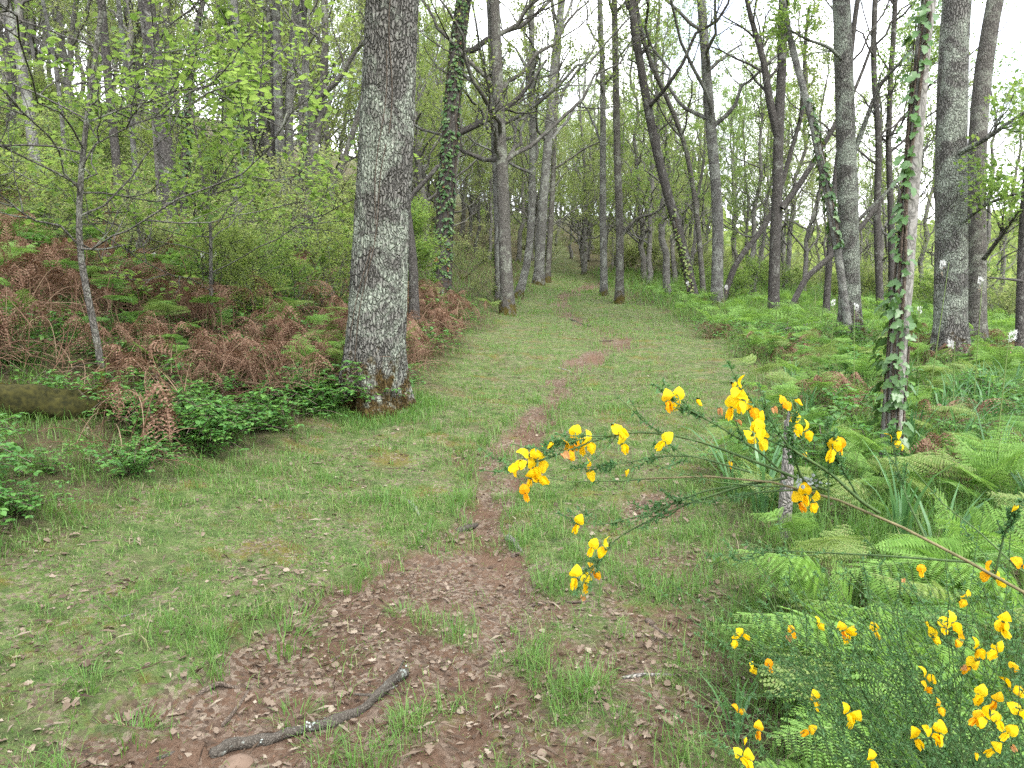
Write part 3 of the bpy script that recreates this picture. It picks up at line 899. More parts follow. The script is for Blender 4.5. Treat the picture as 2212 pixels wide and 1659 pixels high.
A('mossy slanting trunk rising behind the lichened oak from the left', 17.0, [(660, 525), (700, 450), (735, 380), (760, 290), (790, 200), (815, 60)], 12, 11, 'bark_brown', seed=41, dk=1.308, n1=9, t0=.35, length=2.4)
A('thin brown stem slanting behind the ivy-clad straight trunk', 20.0, [(545, 480), (540, 350), (548, 240), (565, 150), (580, 40)], 9, 12, 'bark_brown', seed=42, dk=1.290, n1=10, t0=.3, length=2.4)
A('small grey trunk leaning between pale trunks and swan-necked tree', 21.0, [(645, 480), (655, 330), (665, 200), (660, 60), (655, 0)], 11, 13, 'bark_grey', seed=43, dk=1.312, n1=10, t0=.3, length=2.6, ivy=(1.5, 4.0, 160, .07))
A('dark trunk on the slope at the far left edge', 14.5, [(10, 480), (22, 330), (30, 200), (20, 60), (15, 0)], 17, 13, 'bark_dark', seed=44, dk=1.261, n1=10, t0=.3, length=2.6, leafm='leaf_bright')
A('thin pale stem by the tree in the upper left corner', 15.5, [(150, 480), (140, 330), (130, 200), (110, 90), (95, 0)], 8, 12, 'bark_grey', seed=45, dk=1.292, n1=9, t0=.3, length=2.4, leafm='leaf_bright')
# broken snag behind the oak and the burnt branch over it
A('broken hollow snag just behind the lichened oak', 12.5, [(895, 625), (892, 560), (884, 490), (880, 455)], 20, 3, 'bark_dark', seed=46, dk=1.316, n1=0, cut=True, cat='snag', name='dead_snag', flare=.3, taper=.4)
A('dark broken pole leaning right behind the lichened oak', 13.5, [(850, 480), (880, 432), (905, 405), (925, 385), (945, 360)], 11, 3, 'bark_dark', seed=47, dk=1.286, n1=0, cut=True, cat='leaning pole', name='leaning_pole', flare=.0, taper=.2)

# --- far wood: copies of a few grown trees, thin trunks filling the gaps
def far_variant(k, sparse=False):
    rng = np.random.default_rng(300 + k)
    H = rng.uniform(11, 15)
    z = np.linspace(0, H, 20)
    TP = np.stack([np.cumsum(rng.normal(size=20)) * .09, np.cumsum(rng.normal(size=20)) * .09, z], -1)
    TP[:, :2] += np.outer(z, rng.normal(size=2) * .05); TP -= TP[0]
    TR = np.linspace(.13, .03, 20) * rng.uniform(.8, 1.3)
    g = Geo(); g.add(trunk_geo(rng, TP, TR, 8, .25))
    P1, R1 = limbs_on(rng, TP, TR, 18, .14, 3.2, amp=.11)
    lg = Geo(); lg.add(crown_of(rng, P1, R1, g, 6, 5, 12 if sparse else 15, .085 if sparse else .09, sides=(5, 3, 3)))
    return g.mesh('trunk', M['bark_far']), lg.mesh('crown', M[['leaf_oak', 'leaf_pale', 'leaf_bright'][k % 3]], False)


FARV = [far_variant(k) for k in range(7)] + [far_variant(k, True) for k in range(7, 13)]
rng = np.random.default_rng(21)
n_far = {'l': 0, 'c': 0, 'r': 0}
FARSPOT = []


def far_tree(x, y, label, group, sc=1.0, sparse=False):
    k = int(rng.integers(7, 13)) if sparse else int(rng.integers(0, 7))
    r = thing('tree', label, 'tree', (x, y, gz(x, y) - .1), (0, 0, rng.uniform(0, 6.28)), sc * rng.uniform(.8, 1.15), group)
    obj('trunk', FARV[k][0], r); obj('crown', FARV[k][1], r)


def spots(n, y0, y1, x0, x1, mind):
    """x0, x1 as slopes of the view"""
    out = []; tries = 0
    while len(out) < n and tries < 4000:
        tries += 1
        y = rng.uniform(y0, y1); x = y * rng.uniform(x0, x1)
        if all((x - a) ** 2 + (y - b) ** 2 > mind ** 2 for a, b in FARSPOT):
            FARSPOT.append((x, y)); out.append((x, y))
    return out


for x, y in spots(84, 23, 62, -.78, -.1, 1.5):
    far_tree(x, y, 'thin slope tree ' + where(x, y, [(170, 'left of the young tree'), (360, 'between the young tree and the double trunk'), (560, 'between double trunk and ivy-clad trunk'), (9999, 'between ivy-clad trunk and lichened oak')]), 'thin slope tree ' + where(x, y, [(170, 'left of the young tree'), (360, 'between the young tree and the double trunk'), (560, 'between double trunk and ivy-clad trunk'), (9999, 'between ivy-clad trunk and lichened oak')]), 1.05)
for x, y in spots(120, 34, 90, -.14, .22, 1.3):
    if abs(x - .095 * y) > 1.5 or y > 38:
        far_tree(x, y, 'thin far tree ' + where(x, y, [(1110, 'left of the mossy-footed trunk'), (1290, 'beyond the end of the path'), (9999, 'right of where the path ends')]), 'thin far tree ' + where(x, y, [(1110, 'left of the mossy-footed trunk'), (1290, 'beyond the end of the path'), (9999, 'right of where the path ends')]), .85, rng.random() < .55)
for x, y in spots(40, 25, 56, .2, .52, 1.6):
    far_tree(x, y, 'thin tree in the open wood ' + where(x, y, [(1680, 'left of the forked dark trunk'), (9999, 'right of the forked dark trunk')]), 'thin tree in the open wood ' + where(x, y, [(1680, 'left of the forked dark trunk'), (9999, 'right of the forked dark trunk')]), .8, True)
for x, y in spots(9, 20, 40, .5, .78, 2.5):
    far_tree(x, y, 'thin tree on the falling ground beyond the speckled trunks', 'trees beyond the speckled trunks', .75, True)

# the wood on the opposite hillside, far beyond the falling ground: one leafy mass
def far_wood():
    r_ = np.random.default_rng(66)
    g = Geo()
    n = 620
    y = 75 + 560 * r_.random(n) ** 1.4; x = y * r_.uniform(.2, 1.0, n)
    z = hgt(x, y)
    fs = 1 + y / 260; R_ = r_.uniform(2.4, 4.6, n) * fs; H = r_.uniform(5, 9, n) * np.sqrt(fs)
    m = 70
    d = rdir(r_, n * m).reshape(n, m, 3) * (r_.random((n, m, 1)) ** .4)
    C = np.stack([x, y, z], -1)[:, None] + np.array([0, 0, 1.0]) * (H * .58)[:, None, None] + d * np.stack([R_, R_, H * .48], -1)[:, None]
    C = C.reshape(-1, 3); L = r_.uniform(.5, 1.3, len(C)) * np.repeat(fs, m)
    g.add(leaves(C, rdir(r_, len(C)), rdir(r_, len(C)), L, L * .8, LEAF4), 0)
    t = np.linspace(0, 1, 3)
    P = np.stack([x, y, z - .3], -1)[:, None] + np.array([0, 0, 1.0]) * (t[None] * H[:, None] * .7)[..., None]
    g.add(tubes(P, np.full((n, 3), .14), 3), 1)
    obj('far_wood', g.mesh('far_wood', [M['leaf_oak'], M['bark_far']], False), label='distant wood on the opposite hillside at the right', category='wood', kind='stuff')


far_wood()

# ------------------------------------------------------------------ understorey shrubs
def shrub_variant(k):
    rng = np.random.default_rng(500 + k)
    n = 9
    az = rng.uniform(0, 6.28, n); el = rng.uniform(.7, 1.35, n); L = rng.uniform(1.1, 2.3, n)
    d = np.stack([np.cos(az) * np.cos(el), np.sin(az) * np.cos(el), np.sin(el)], -1)
    s = np.linspace(0, 1, 10)
    P = d[:, None] * (L[:, None] * s)[..., None] + wobble(rng, n, 10, .12); P[:, :, 2] -= .12 * L[:, None] * s ** 3
    R = np.linspace(.014, .004, 10)[None].repeat(n, 0)
    g = Geo(); lg = Geo()
    lg.add(crown_of(rng, P, R, g, 7, 6, 11, .062, sides=(5, 3, 3), flat=.5))
    return g.mesh('stem', M['bark_brown']), lg.mesh('foliage', M[['leaf_bright', 'leaf_oak', 'leaf_pale'][k % 3]], False)


SHV = [shrub_variant(k) for k in range(5)]


def shrub(x, y, label, group, sc, k=None):
    k = (2 if y > 34 and rng.random() < .6 else int(rng.integers(0, 5))) if k is None else k
    r = thing('shrub', label, 'shrub', (x, y, gz(x, y) - .05), (0, 0, rng.uniform(0, 6.28)), sc, group)
    obj('stem', SHV[k][0], r); obj('foliage', SHV[k][1], r)


for i in range(88):
    y = 9 + 30 * rng.random() ** 1.1
    x = max(-.8 * y, edge_x(LEFT_EDGE, y) - 2.0 - rng.random() * (.72 * y))
    shrub(x, y, 'leafy slope shrub ' + where(x, y, [(170, 'left of the young tree'), (360, 'between the young tree and the double trunk'), (790, 'between the double trunk and the lichened oak'), (9999, 'right of the lichened oak')]), 'leafy slope shrub ' + where(x, y, [(170, 'left of the young tree'), (360, 'between the young tree and the double trunk'), (790, 'between the double trunk and the lichened oak'), (9999, 'right of the lichened oak')]), rng.uniform(.45, .8) if y < 14 else rng.uniform(.7, 1.2))
for i in range(60):
    y = 36 + 45 * rng.random() ** 1.1; x = y * rng.uniform(-.14, .26)
    if abs(x - .095 * y) < 2.4 and y < 46:
        continue
    shrub(x, y, 'leafy far shrub ' + where(x, y, [(1110, 'left of the mossy-footed trunk'), (1290, 'beyond the end of the path'), (9999, 'right of where the path ends')]), 'leafy far shrub ' + where(x, y, [(1110, 'left of the mossy-footed trunk'), (1290, 'beyond the end of the path'), (9999, 'right of where the path ends')]), rng.uniform(.6, 1.2))
for i in range(62):
    y = rng.uniform(21, 44); x = max(y * rng.uniform(.14, .8), float(edge_x(RIGHT_EDGE, y)) + 2.5)
    shrub(x, y, 'leafy shrub behind the ferns ' + where(x, y, [(1680, 'left of the forked dark trunk'), (1930, 'between forked trunk and ivy pole'), (9999, 'right of the ivy pole')]), 'leafy shrub behind the ferns ' + where(x, y, [(1680, 'left of the forked dark trunk'), (1930, 'between forked trunk and ivy pole'), (9999, 'right of the ivy pole')]), rng.uniform(.4, 1.05))

# ------------------------------------------------------------------ near saplings with leaves one can tell apart
def leaf_meshes(name, tmpl, mat, n=3):
    out = []
    for k in range(n):
        tv = tmpl[0].copy(); r_ = np.random.default_rng(k + 40)
        tv[:, 1] *= .75; tv[:, 2] += r_.normal(size=len(tv)) * .025
        out.append(make_mesh(name, tv, tmpl[1], mat, True))
    return out


def sapling(label, d, pts, w, limbs, nleafobj, leaf, seed, mat='leaf_bright', height=5.0):
    rng = np.random.default_rng(seed)
    TP, TR = photo_trunk(rng, d, pts, w, height, K=26, taper=.8)
    base = TP[0].copy(); TP -= base
    root = thing('sapling', label, 'sapling', tuple(base))
    g = Geo(); g.add(trunk_geo(rng, TP, TR, 10, .1))
    P1, R1 = limbs_on(rng, TP, TR, limbs, .2, 1.7, (-.05, .55), amp=.07, rf=.4)
    P1[:, :, 2] -= np.linalg.norm(P1[:, -1] - P1[:, 0], axis=1)[:, None] * .12 * np.linspace(0, 1, 10) ** 2
    lg = Geo()
    lv = crown_of(rng, P1, np.maximum(R1, .004), g, 6, 5, 7, leaf, OVAL, (6, 4, 3), flat=.3, droop=-.15)
    obj('trunk', g.mesh('trunk', M['bark_brown']), root)
    V, F = lv
    nv = len(OVAL[0]); n = len(V) // nv
    C = V.reshape(n, nv, 3)
    # the leaves that show largest become parts of their own
    wc = C[:, 0] + base
    vis = (np.abs(wc[:, 0] / np.maximum(wc[:, 1], .5)) < .7) & ((wc[:, 2] - CAM_Z) / wc[:, 1] < .42)
    order = np.argsort(np.where(vis, wc[:, 1], 1e6))
    own = order[:nleafobj]; rest = np.setdiff1d(np.arange(n), own)
    fi = (np.arange(len(rest)) * nv)[:, None, None] + OVAL[1][None]
    obj('crown', make_mesh('crown', C[rest].reshape(-1, 3), fi.reshape(-1, 3), M[mat], True), root, kind='stuff')
    lm = leaf_meshes('leaf', OVAL, M[mat])
    for q in own:
        c = C[q]; ax = c[2] - c[0]; L = np.linalg.norm(ax); a = ax / L
        b = c[4] - c[7]; b = b / np.linalg.norm(b); nn = np.cross(a, b)
        m = Matrix(((a[0], b[0], nn[0], c[0][0]), (a[1], b[1], nn[1], c[0][1]), (a[2], b[2], nn[2], c[0][2]), (0, 0, 0, 1)))
        o = bpy.data.objects.new('leaf', lm[q % 3]); COL.objects.link(o)
        o.parent = root
        o.matrix_basis = m @ Matrix.Scale(L, 4)
    return root


sapling('young tree with broad fresh leaves and crooked stem at the left', 5.6, [(228, 800), (205, 700), (180, 610), (166, 520), (172, 400), (190, 230), (215, 60), (225, 0)], 12, 44, 290, .062, 61)
sapling('low spreading sapling in flat leafy layers on the left slope', 8.2, [(448, 540), (455, 480), (440, 400), (432, 330)], 7, 16, 100, .075, 62, height=2.4)
_p = ground_at(1040, 650)
shrub(_p[0], _p[1], 'small pale-leaved bush before the mossy-footed trunk', None, .42, 2)

# ------------------------------------------------------------------ dead pole with ivy, each ivy leaf its own piece
def ivy_pole():
    rng = np.random.default_rng(90)
    TP, TR = photo_trunk(rng, 5.0, [(1925, 915), (1938, 760), (1955, 600), (1968, 400), (1985, 200), (2003, 0)], 35, 4.6, K=26, taper=.35)
    base = TP[0].copy(); TP -= base
    root = thing('dead_tree', 'bare silvery dead pole with dark ivy climbing it among the ferns', 'dead tree', tuple(base))
    g = Geo(); g.add(trunk_geo(rng, TP, TR, 24, .12, ridge=.07))
    n = 24; top = np.array(g.V[0][-n:]); top = top + rng.normal(size=top.shape) * .02
    g.add((np.concatenate([top, (TP[-1] + np.array([.01, 0, .06]))[None]]), np.array([(i, (i + 1) % n, n) for i in range(n)])))
    obj('trunk', g.mesh('trunk', M['dead_wood']), root)
    (C, A_, Nn, L), st = ivy_on(rng, TP, TR, .15, 3.6, 190, .066, (2.2, 5.1), .035, strands=5)
    (C2, A2, N2, L2), st2 = ivy_on(rng, TP, TR, .1, 1.3, 100, .066, None, .06, strands=6)
    ig = Geo(); ig.add(st); ig.add(st2)
    iv = obj('ivy', ig.mesh('ivy', M['twig']), root)
    lm = leaf_meshes('leaf', IVY, M['ivy'], 6)
    for c, a, nn, l in zip(np.concatenate([C, C2]), np.concatenate([A_, A2]), np.concatenate([Nn, N2]), np.concatenate([L, L2])):
        b = norm(np.cross(nn, a)); nn = np.cross(a, b)
        o = bpy.data.objects.new('leaf', lm[int(rng.integers(0, 6))]); COL.objects.link(o); o.parent = iv
        o.matrix_basis = Matrix(((a[0], b[0], nn[0], c[0]), (a[1], b[1], nn[1], c[1]), (a[2], b[2], nn[2], c[2]), (0, 0, 0, 1))) @ Matrix.Scale(float(l), 4)


ivy_pole()


# weathered post
def fence_post():
    rng = np.random.default_rng(3)
    b = ground_at(1692, 1165, hgt)
    d = b[1]
    n, K = 14, 14
    z = np.linspace(-.1, .66, K); th = 2 * np.pi * np.arange(n) / n
    r = .036 * (1 + .25 * (n2(th * 1.6, 2.0 + 0 * th) - .5))[None] * (1 + .1 * np.sin(z * 9)[:, None])
    r = r * (1 - .18 * (np.cos(th * 2 + .5) > .8))[None]
    V = np.stack([np.cos(th)[None] * r + .02 * z[:, None], np.sin(th)[None] * r, np.repeat(z[:, None], n, 1)], -1)
    V[-1, :, 2] += rng.normal(size=n) * .02
    i = np.arange(K - 1)[:, None] * n; s = np.arange(n)[None]; s1 = (s + 1) % n
    F = np.stack([i + s, i + s1, i + n + s1, i + n + s], -1).reshape(-1, 4)
    g = Geo(); g.add((V.reshape(-1, 3), F))
    g.add((np.concatenate([V[-1], [[.013, 0, .65]]]), np.array([(i, (i + 1) % n, n) for i in range(n)])))
    obj('fence_post', g.mesh('fence_post', M['post_wood'], False), None, (b[0], b[1], b[2]), label='short weathered grey wooden post behind the yellow broom branch', category='post')


fence_post()

# ------------------------------------------------------------------ logs, sticks, stones
def stick(pts, w, label, cat='stick', name='fallen_stick', mat='twig', lift=.5, K=18, S=9, taper=.45, bumpy=.05, seed=0, stubs=0, group=None, parts=None):
    """pts in photo positions, lying on the ground; w = thickness in metres"""
    rng = np.random.default_rng(seed + 5)
    W = []
    for X, Y in pts:
        p = ground_at(X, Y, hgt); W.append((p[0], p[1], p[2] + w * lift * .5))
    TP = smooth_path(np.array(W), K)
    TP[1:-1] += rng.normal(size=(K - 2, 3)) * w * .05
    base = TP[0].copy(); TP -= base
    TR = np.linspace(.5, .5 * (1 - taper), K) * w * (1 + bumpy * rng.normal(size=K))
    TR[0] *= .75; TR[-1] *= .6
    g = Geo()
    V, F = tubes(TP[None], TR[None], S)
    V = V + (n3(V * 45)[:, None] - .5) * w * .14 + (np.stack([n3(V * 14 + 3), n3(V * 14 + 13), n3(V * 14 + 33)], -1) - .5) * w * .5
    g.add((V, F))
    for e, o in ((0, -1), (-1, 1)):
        ring = V.reshape(K, S, 3)[e]
        t = norm(TP[e] - TP[e - o])
        g.add((np.concatenate([ring, (TP[e] + t * TR[e] * .5)[None]]), np.array([(i, (i + 1) % S, S) for i in range(S)])))
    if stubs:
        k = rng.integers(2, K - 2, stubs); d = rdir(rng, stubs); d[:, 2] = np.abs(d[:, 2]) * .5 + .1
        s = np.linspace(0, 1, 4)
        g.add(tubes(TP[k][:, None] + d[:, None] * s[None, :, None] * w * rng.uniform(1.2, 3.5, (stubs, 1, 1)), np.maximum(np.linspace(1, .5, 4)[None] * w * .16, .002).repeat(stubs, 0), 5))
    if parts:
        root = thing(name, label, cat, tuple(base), group=group)
        obj('wood', g.mesh('wood', M[mat]), root)
        return root, TP, TR
    return obj(name, g.mesh(name, M[mat]), None, tuple(base), label=label, category=cat, group=group), TP, TR


root, TP, TR = stick([(455, 1640), (500, 1622), (600, 1606), (690, 1578), (780, 1545), (830, 1505), (878, 1455)], .043, 'long dark crooked fallen branch with white lichen in the foreground', 'branch', 'fallen_branch', 'stick_bark',
                     K=34, S=14, taper=.35, seed=1, stubs=5, parts=True, lift=.9)
_rg = np.random.default_rng(8)
for f0, n in ((.2, 8), (.36, 14), (.42, 14), (.95, 6)):
    k = np.clip((f0 * 33 + _rg.normal(size=n) * 1.3).astype(int), 0, 33)
    dv = rdir(_rg, n); dv[:, 2] = np.abs(dv[:, 2]); dv[:, 1] -= .5; dv = norm(dv)
    C = TP[k] + dv * (TR[k] * 1.03)[:, None]
    LG = Geo(); LG.add(leaves(C, rdir(_rg, n), dv, _rg.uniform(.005, .012, n), _rg.uniform(.005, .011, n), OVAL))
    obj('lichen', LG.mesh('lichen', M['lichen_white'], False), root, kind='stuff')

stick([(1395, 1342), (1420, 1362), (1452, 1388)], .03, 'pale barkless stick lying at the right of the bare soil', seed=2)
stick([(1098, 1163), (1112, 1180), (1131, 1202)], .045, 'short thick grey stick end beside the bare patch', seed=3, mat='post_wood', K=10)
stick([(1105, 1204), (1125, 1198), (1140, 1190)], .03, 'short brown twig under the thick grey stick end', seed=4, K=8)
stick([(1150, 1309), (1200, 1303), (1270, 1302), (1300, 1296)], .014, 'thin brown twig along the lower rim of the bare patch', seed=5)
stick([(1345, 1466), (1400, 1460), (1490, 1462), (1540, 1470)], .016, 'long thin grey twig in the grass near the strap leaves', seed=6, mat='post_wood')
stick([(985, 1152), (1010, 1142), (1030, 1136)], .04, 'dark root crossing the rut below the grassy step', 'root', 'tree_root', 'stick_bark', seed=7, K=10)
stick([(1000, 1112), (1012, 1128), (1022, 1146)], .018, 'small dark twig stuck over the root in the rut', seed=8, K=8)
stick([(430, 1500), (470, 1480), (520, 1490)], .02, 'crumbling brown twig at the left of the soil', seed=9)
stick([(500, 1560), (560, 1540), (680, 1520)], .012, 'thin straight twig above the lichened branch', seed=10)
stick([(480, 1570), (520, 1520), (545, 1480)], .016, 'twig pointing away from the lichened branch', seed=11)
stick([(340, 1640), (400, 1622), (455, 1615)], .016, 'dark twig touching the thick end of the lichened branch', seed=12, mat='stick_bark')
stick([(715, 1430), (750, 1410), (790, 1388)], .014, 'thin root-like twig over the reddish soil', seed=13)
stick([(375, 870 + 760), (395, 1560), (400, 1540)], .01, 'thin twig in the grass left of the lichened branch', seed=14)
stick([(260, 1335), (300, 1325), (330, 1318)], .012, 'pale twig lying in the mossy turf at the left', seed=15, mat='post_wood')
stick([(880, 1085), (895, 1095), (905, 1115)], .03, 'bleached splinter of wood on the turf below the oak', seed=16, mat='dead_wood', K=8)
stick([(1205, 795), (1225, 802), (1240, 808)], .03, 'pale stick across the path where it narrows', seed=17, mat='dead_wood', K=8)
stick([(1235, 738), (1290, 738), (1345, 735)], .03, 'exposed root on the path at the far bare patch', 'root', 'tree_root', 'twig', seed=18)
stick([(1230, 690), (1250, 700), (1275, 706)], .05, 'dark root crossing the far bend of the path', 'root', 'tree_root', 'stick_bark', seed=19)
stick([(1770, 715), (1740, 722), (1690, 735)], .05, 'pale fallen branch end among the bracken at the right', 'branch', 'fallen_branch', 'dead_wood', seed=20, lift=8)
stick([(183, 552), (240, 590), (298, 632)], .09, 'pale fallen trunk lying down the slope behind the sapling', 'log', 'fallen_log', 'dead_wood', seed=21, lift=5)
stick([(195, 585), (240, 610), (280, 640)], .05, 'thin pale pole lying beside the fallen trunk on the slope', 'log', 'fallen_log', 'post_wood', seed=22, lift=5)
stick([(1840, 1659), (1890, 1600), (1950, 1540)], .022, 'grey dead stem leaning in the lower broom', seed=23, mat='dead_wood', lift=14)


def mossy_log():
    rng = np.random.default_rng(12)
    a = ground_at(-120, 905); b = ground_at(250, 900)
    K, S = 40, 24
    s = np.linspace(0, 1, K)
    TP = a[None] * (1 - s)[:, None] + b[None] * s[:, None]; TP[:, 2] = hgt(TP[:, 0], TP[:, 1]) + .09
    TP[:, 2] += .03 * np.sin(s * 7)
    base = TP[20].copy(); TP -= base
    TR = .115 * (1 - .15 * s) * (1 + .08 * np.sin(s * 14)) * np.clip((1.02 - s) * 12, .3, 1)
    V, F = tubes(TP[None], TR[None], S)
    V = V + (n3(V * 9)[:, None] - .5) * .06 + (n3(V * 40)[:, None] - .5) * .02
    g = Geo(); g.add((V, F)); e = V.reshape(K, S, 3)[-1]
    g.add((np.concatenate([e, e.mean(0)[None]]), np.array([(i, (i + 1) % S, S) for i in range(S)])))
    root = thing('fallen_log', 'mossy golden-green fallen log at the left edge under the sapling', 'log', tuple(base))
    obj('wood', g.mesh('wood', M['moss_log']), root)
    n = 5200
    k = rng.integers(0, K, n); t = rng.uniform(-.2, 3.3, n)
    W = V.reshape(K, S, 3)
    dv = np.stack([0 * t, -np.cos(t), np.sin(t)], -1)
    C = TP[k] + (TP[np.minimum(k + 1, K - 1)] - TP[k]) * rng.random((n, 1)) + dv * (TR[k] * 1.0)[:, None] + (n3(TP[k] * 9 + dv)[:, None] - .5) * .04
    mg = Geo(); mg.add(leaves(C, norm(dv + rdir(rng, n) * .8), rdir(rng, n), rng.uniform(.008, .02, n), rng.uniform(.004, .008, n), LEAF4))
    m = leaf_mat('moss', [(0, (.022, .026, .006)), (.6, (.06, .056, .012)), (1, (.12, .1, .022))], [(0, (.05, .055, .01)), (1, (.11, .1, .02))], .8, .1, .3)
    obj('moss', mg.mesh('moss', m, False), root)


mossy_log()


def stone(X, Y, r, label, sq=.5, seed=0):
    rng = np.random.default_rng(seed)
    p = ground_at(X, Y, hgt)
    n, m = 20, 12
    th, ph = np.meshgrid(np.arange(n) * 2 * np.pi / n, np.linspace(0, np.pi, m))
    V = np.stack([np.cos(th) * np.sin(ph), np.sin(th) * np.sin(ph) * .8, np.cos(ph) * sq], -1).reshape(-1, 3)
    V = V * (1 + .35 * (n3(V * 1.6 + seed * 3.3)[:, None] - .5) + .12 * (n3(V * 5 + seed)[:, None] - .5)) * r
    i = np.arange(m - 1)[:, None] * n; s = np.arange(n)[None]; s1 = (s + 1) % n
    F = np.stack([i + s, i + n + s, i + n + s1, i + s1], -1).reshape(-1, 4)
    obj('stone', make_mesh('stone', V, F, M['stone'], True), None, tuple(p), (0, 0, rng.uniform(0, 6)), label=label, category='stone')


stone(515, 1652, .05, 'smooth tan stone half under the thick end of the lichened branch', .55, 1)
stone(579, 1478, .026, 'small reddish stone at the left edge of the bare soil', .8, 2)
stone(1706, 1318, .05, 'brown rounded stone under the right-hand ferns', .5, 3)
stone(1185, 1090, .05, 'flat reddish stone sunk in turf right of the rut', .25, 4)
stone(690, 1385, .03, 'pinkish stone bedded in the soil near the rut edge', .5, 5)

# ------------------------------------------------------------------ grass and leaf litter
def blades(rng, x, y, z, h, w, lean, tri=False):
    n = len(x)
    az = rng.uniform(0, 6.28, n)
    d = np.stack([np.cos(az), np.sin(az), 0 * az], -1); side = np.stack([-np.sin(az), np.cos(az), 0 * az], -1)
    B = np.stack([x, y, z - .006], -1)
    up = np.array([0, 0, 1.0])
    ln = lean * rng.uniform(.3, 1.5, n)
    tip = B + up * (h * (1 - .25 * ln))[:, None] + d * (h * ln)[:, None]
    a = B - side * (w * .5)[:, None]; b = B + side * (w * .5)[:, None]
    if tri:
        V = np.stack([a, b, tip], 1).reshape(-1, 3)
        return V, (np.arange(n) * 3)[:, None] + np.arange(3)[None]
    mid = B + up * (h * .6)[:, None] + d * (h * ln * .35)[:, None]
    V = np.stack([a, b, mid - side * (w * .42)[:, None], mid + side * (w * .42)[:, None], tip], 1).reshape(-1, 3)
    F = (np.arange(n) * 5)[:, None, None] + np.array([(0, 1, 3), (0, 3, 2), (2, 3, 4)])[None]
    return V, F.reshape(-1, 3)


rng = np.random.default_rng(31)
GG = Geo(); GL = Geo()
for y0, y1, dens, hb, wb in ((1.6, 3.2, 6500, .042, .0026), (3.2, 5, 4200, .048, .0032), (5, 8, 1700, .055, .0045), (8, 13, 700, .065, .0065), (13, 22, 280, .085, .01), (22, 42, 70, .13, .02)):
    x, y = frustum_pts(rng, y0, y1, dens, .8)
    s = soil_mask(x, y); vl, vr = veg_left(x, y), veg_right(x, y); vv = np.maximum(vl, vr)
    pat = f2(x * 1.1 + 40, y * 1.1, 3); fine = f2(x * 6, y * 6 + 9, 3)
    keep = (1 - .93 * sstep(.3, .66, s + (fine - .5) * 1.1)) * (.1 + .9 * sstep(.4, .56, fine)) * (.45 + .55 * sstep(.36, .52, f2(x * 2.3 + 8, y * 2.3, 3))) * (1 - .55 * vl - .1 * vr)
    edge = np.exp(-((s - .38) / .2) ** 2) * (s > .08)
    keep = np.maximum(keep, edge * sstep(.42, .6, fine))
    tufts = sstep(.63, .72, f2(x * 4.4 + 3, y * 4.4, 2))
    keep = np.maximum(keep, .75 * tufts * (s < .9))
    k = rng.random(len(x)) < keep
    x, y, s, vv, pat, edge, tufts, vr2 = x[k], y[k], s[k], vv[k], pat[k], edge[k], tufts[k], vr[k]
    z = hgt(x, y, s)
    h = hb * rng.uniform(.4, 1.3, len(x)) * (.55 + .9 * sstep(.35, .65, pat) + 1.7 * edge + .5 * tufts + 1.7 * vv + 2.8 * vr2)
    lush = rng.random(len(x)) < np.clip(.15 + .75 * edge + .6 * vv + .5 * tufts + .5 * sstep(.55, .7, pat), 0, .95)
    for sel, G_ in ((~lush, GG), (lush, GL)):
        G_.add(blades(rng, x[sel], y[sel], z[sel], h[sel], wb * rng.uniform(.7, 1.4, sel.sum()), .85, tri=y0 > 7))
_an = rng.uniform(0, 6.28, 2600); _rr = .42 + .3 * rng.random(2600) ** 1.5
_ob = at(802, 900, 7.0); _x, _y = _ob[0] + np.cos(_an) * _rr, _ob[1] + np.sin(_an) * _rr
GL.add(blades(rng, _x, _y, hgt(_x, _y), .09 * rng.uniform(.4, 1.4, 2600), .005 * rng.uniform(.7, 1.3, 2600), .6))
for y0, y1, dens, hb, wb in ((1.6, 3.4, 12500, .02, .0028), (3.4, 5.5, 7500, .024, .0034), (5.5, 9, 2200, .03, .005)):
    x, y = frustum_pts(rng, y0, y1, dens, .5)
    s = soil_mask(x, y)
    k = rng.random(len(x)) < (1 - .85 * sstep(.25, .6, s)) * (.4 + .6 * sstep(.4, .55, f2(x * 9, y * 9, 2)))
    x, y, s = x[k], y[k], s[k]
    GG.add(blades(rng, x, y, hgt(x, y, s), hb * rng.uniform(.5, 1.4, len(x)), wb * rng.uniform(.7, 1.4, len(x)), 1.3, tri=True))
obj('grass', GG.mesh('grass', M['grass'], False), label='short worn yellow-green turf on and beside the path', category='grass', kind='stuff')
obj('grass', GL.mesh('grass', M['grass_lush'], False), label='lusher green grass along rut edges and verges', category='grass', kind='stuff')

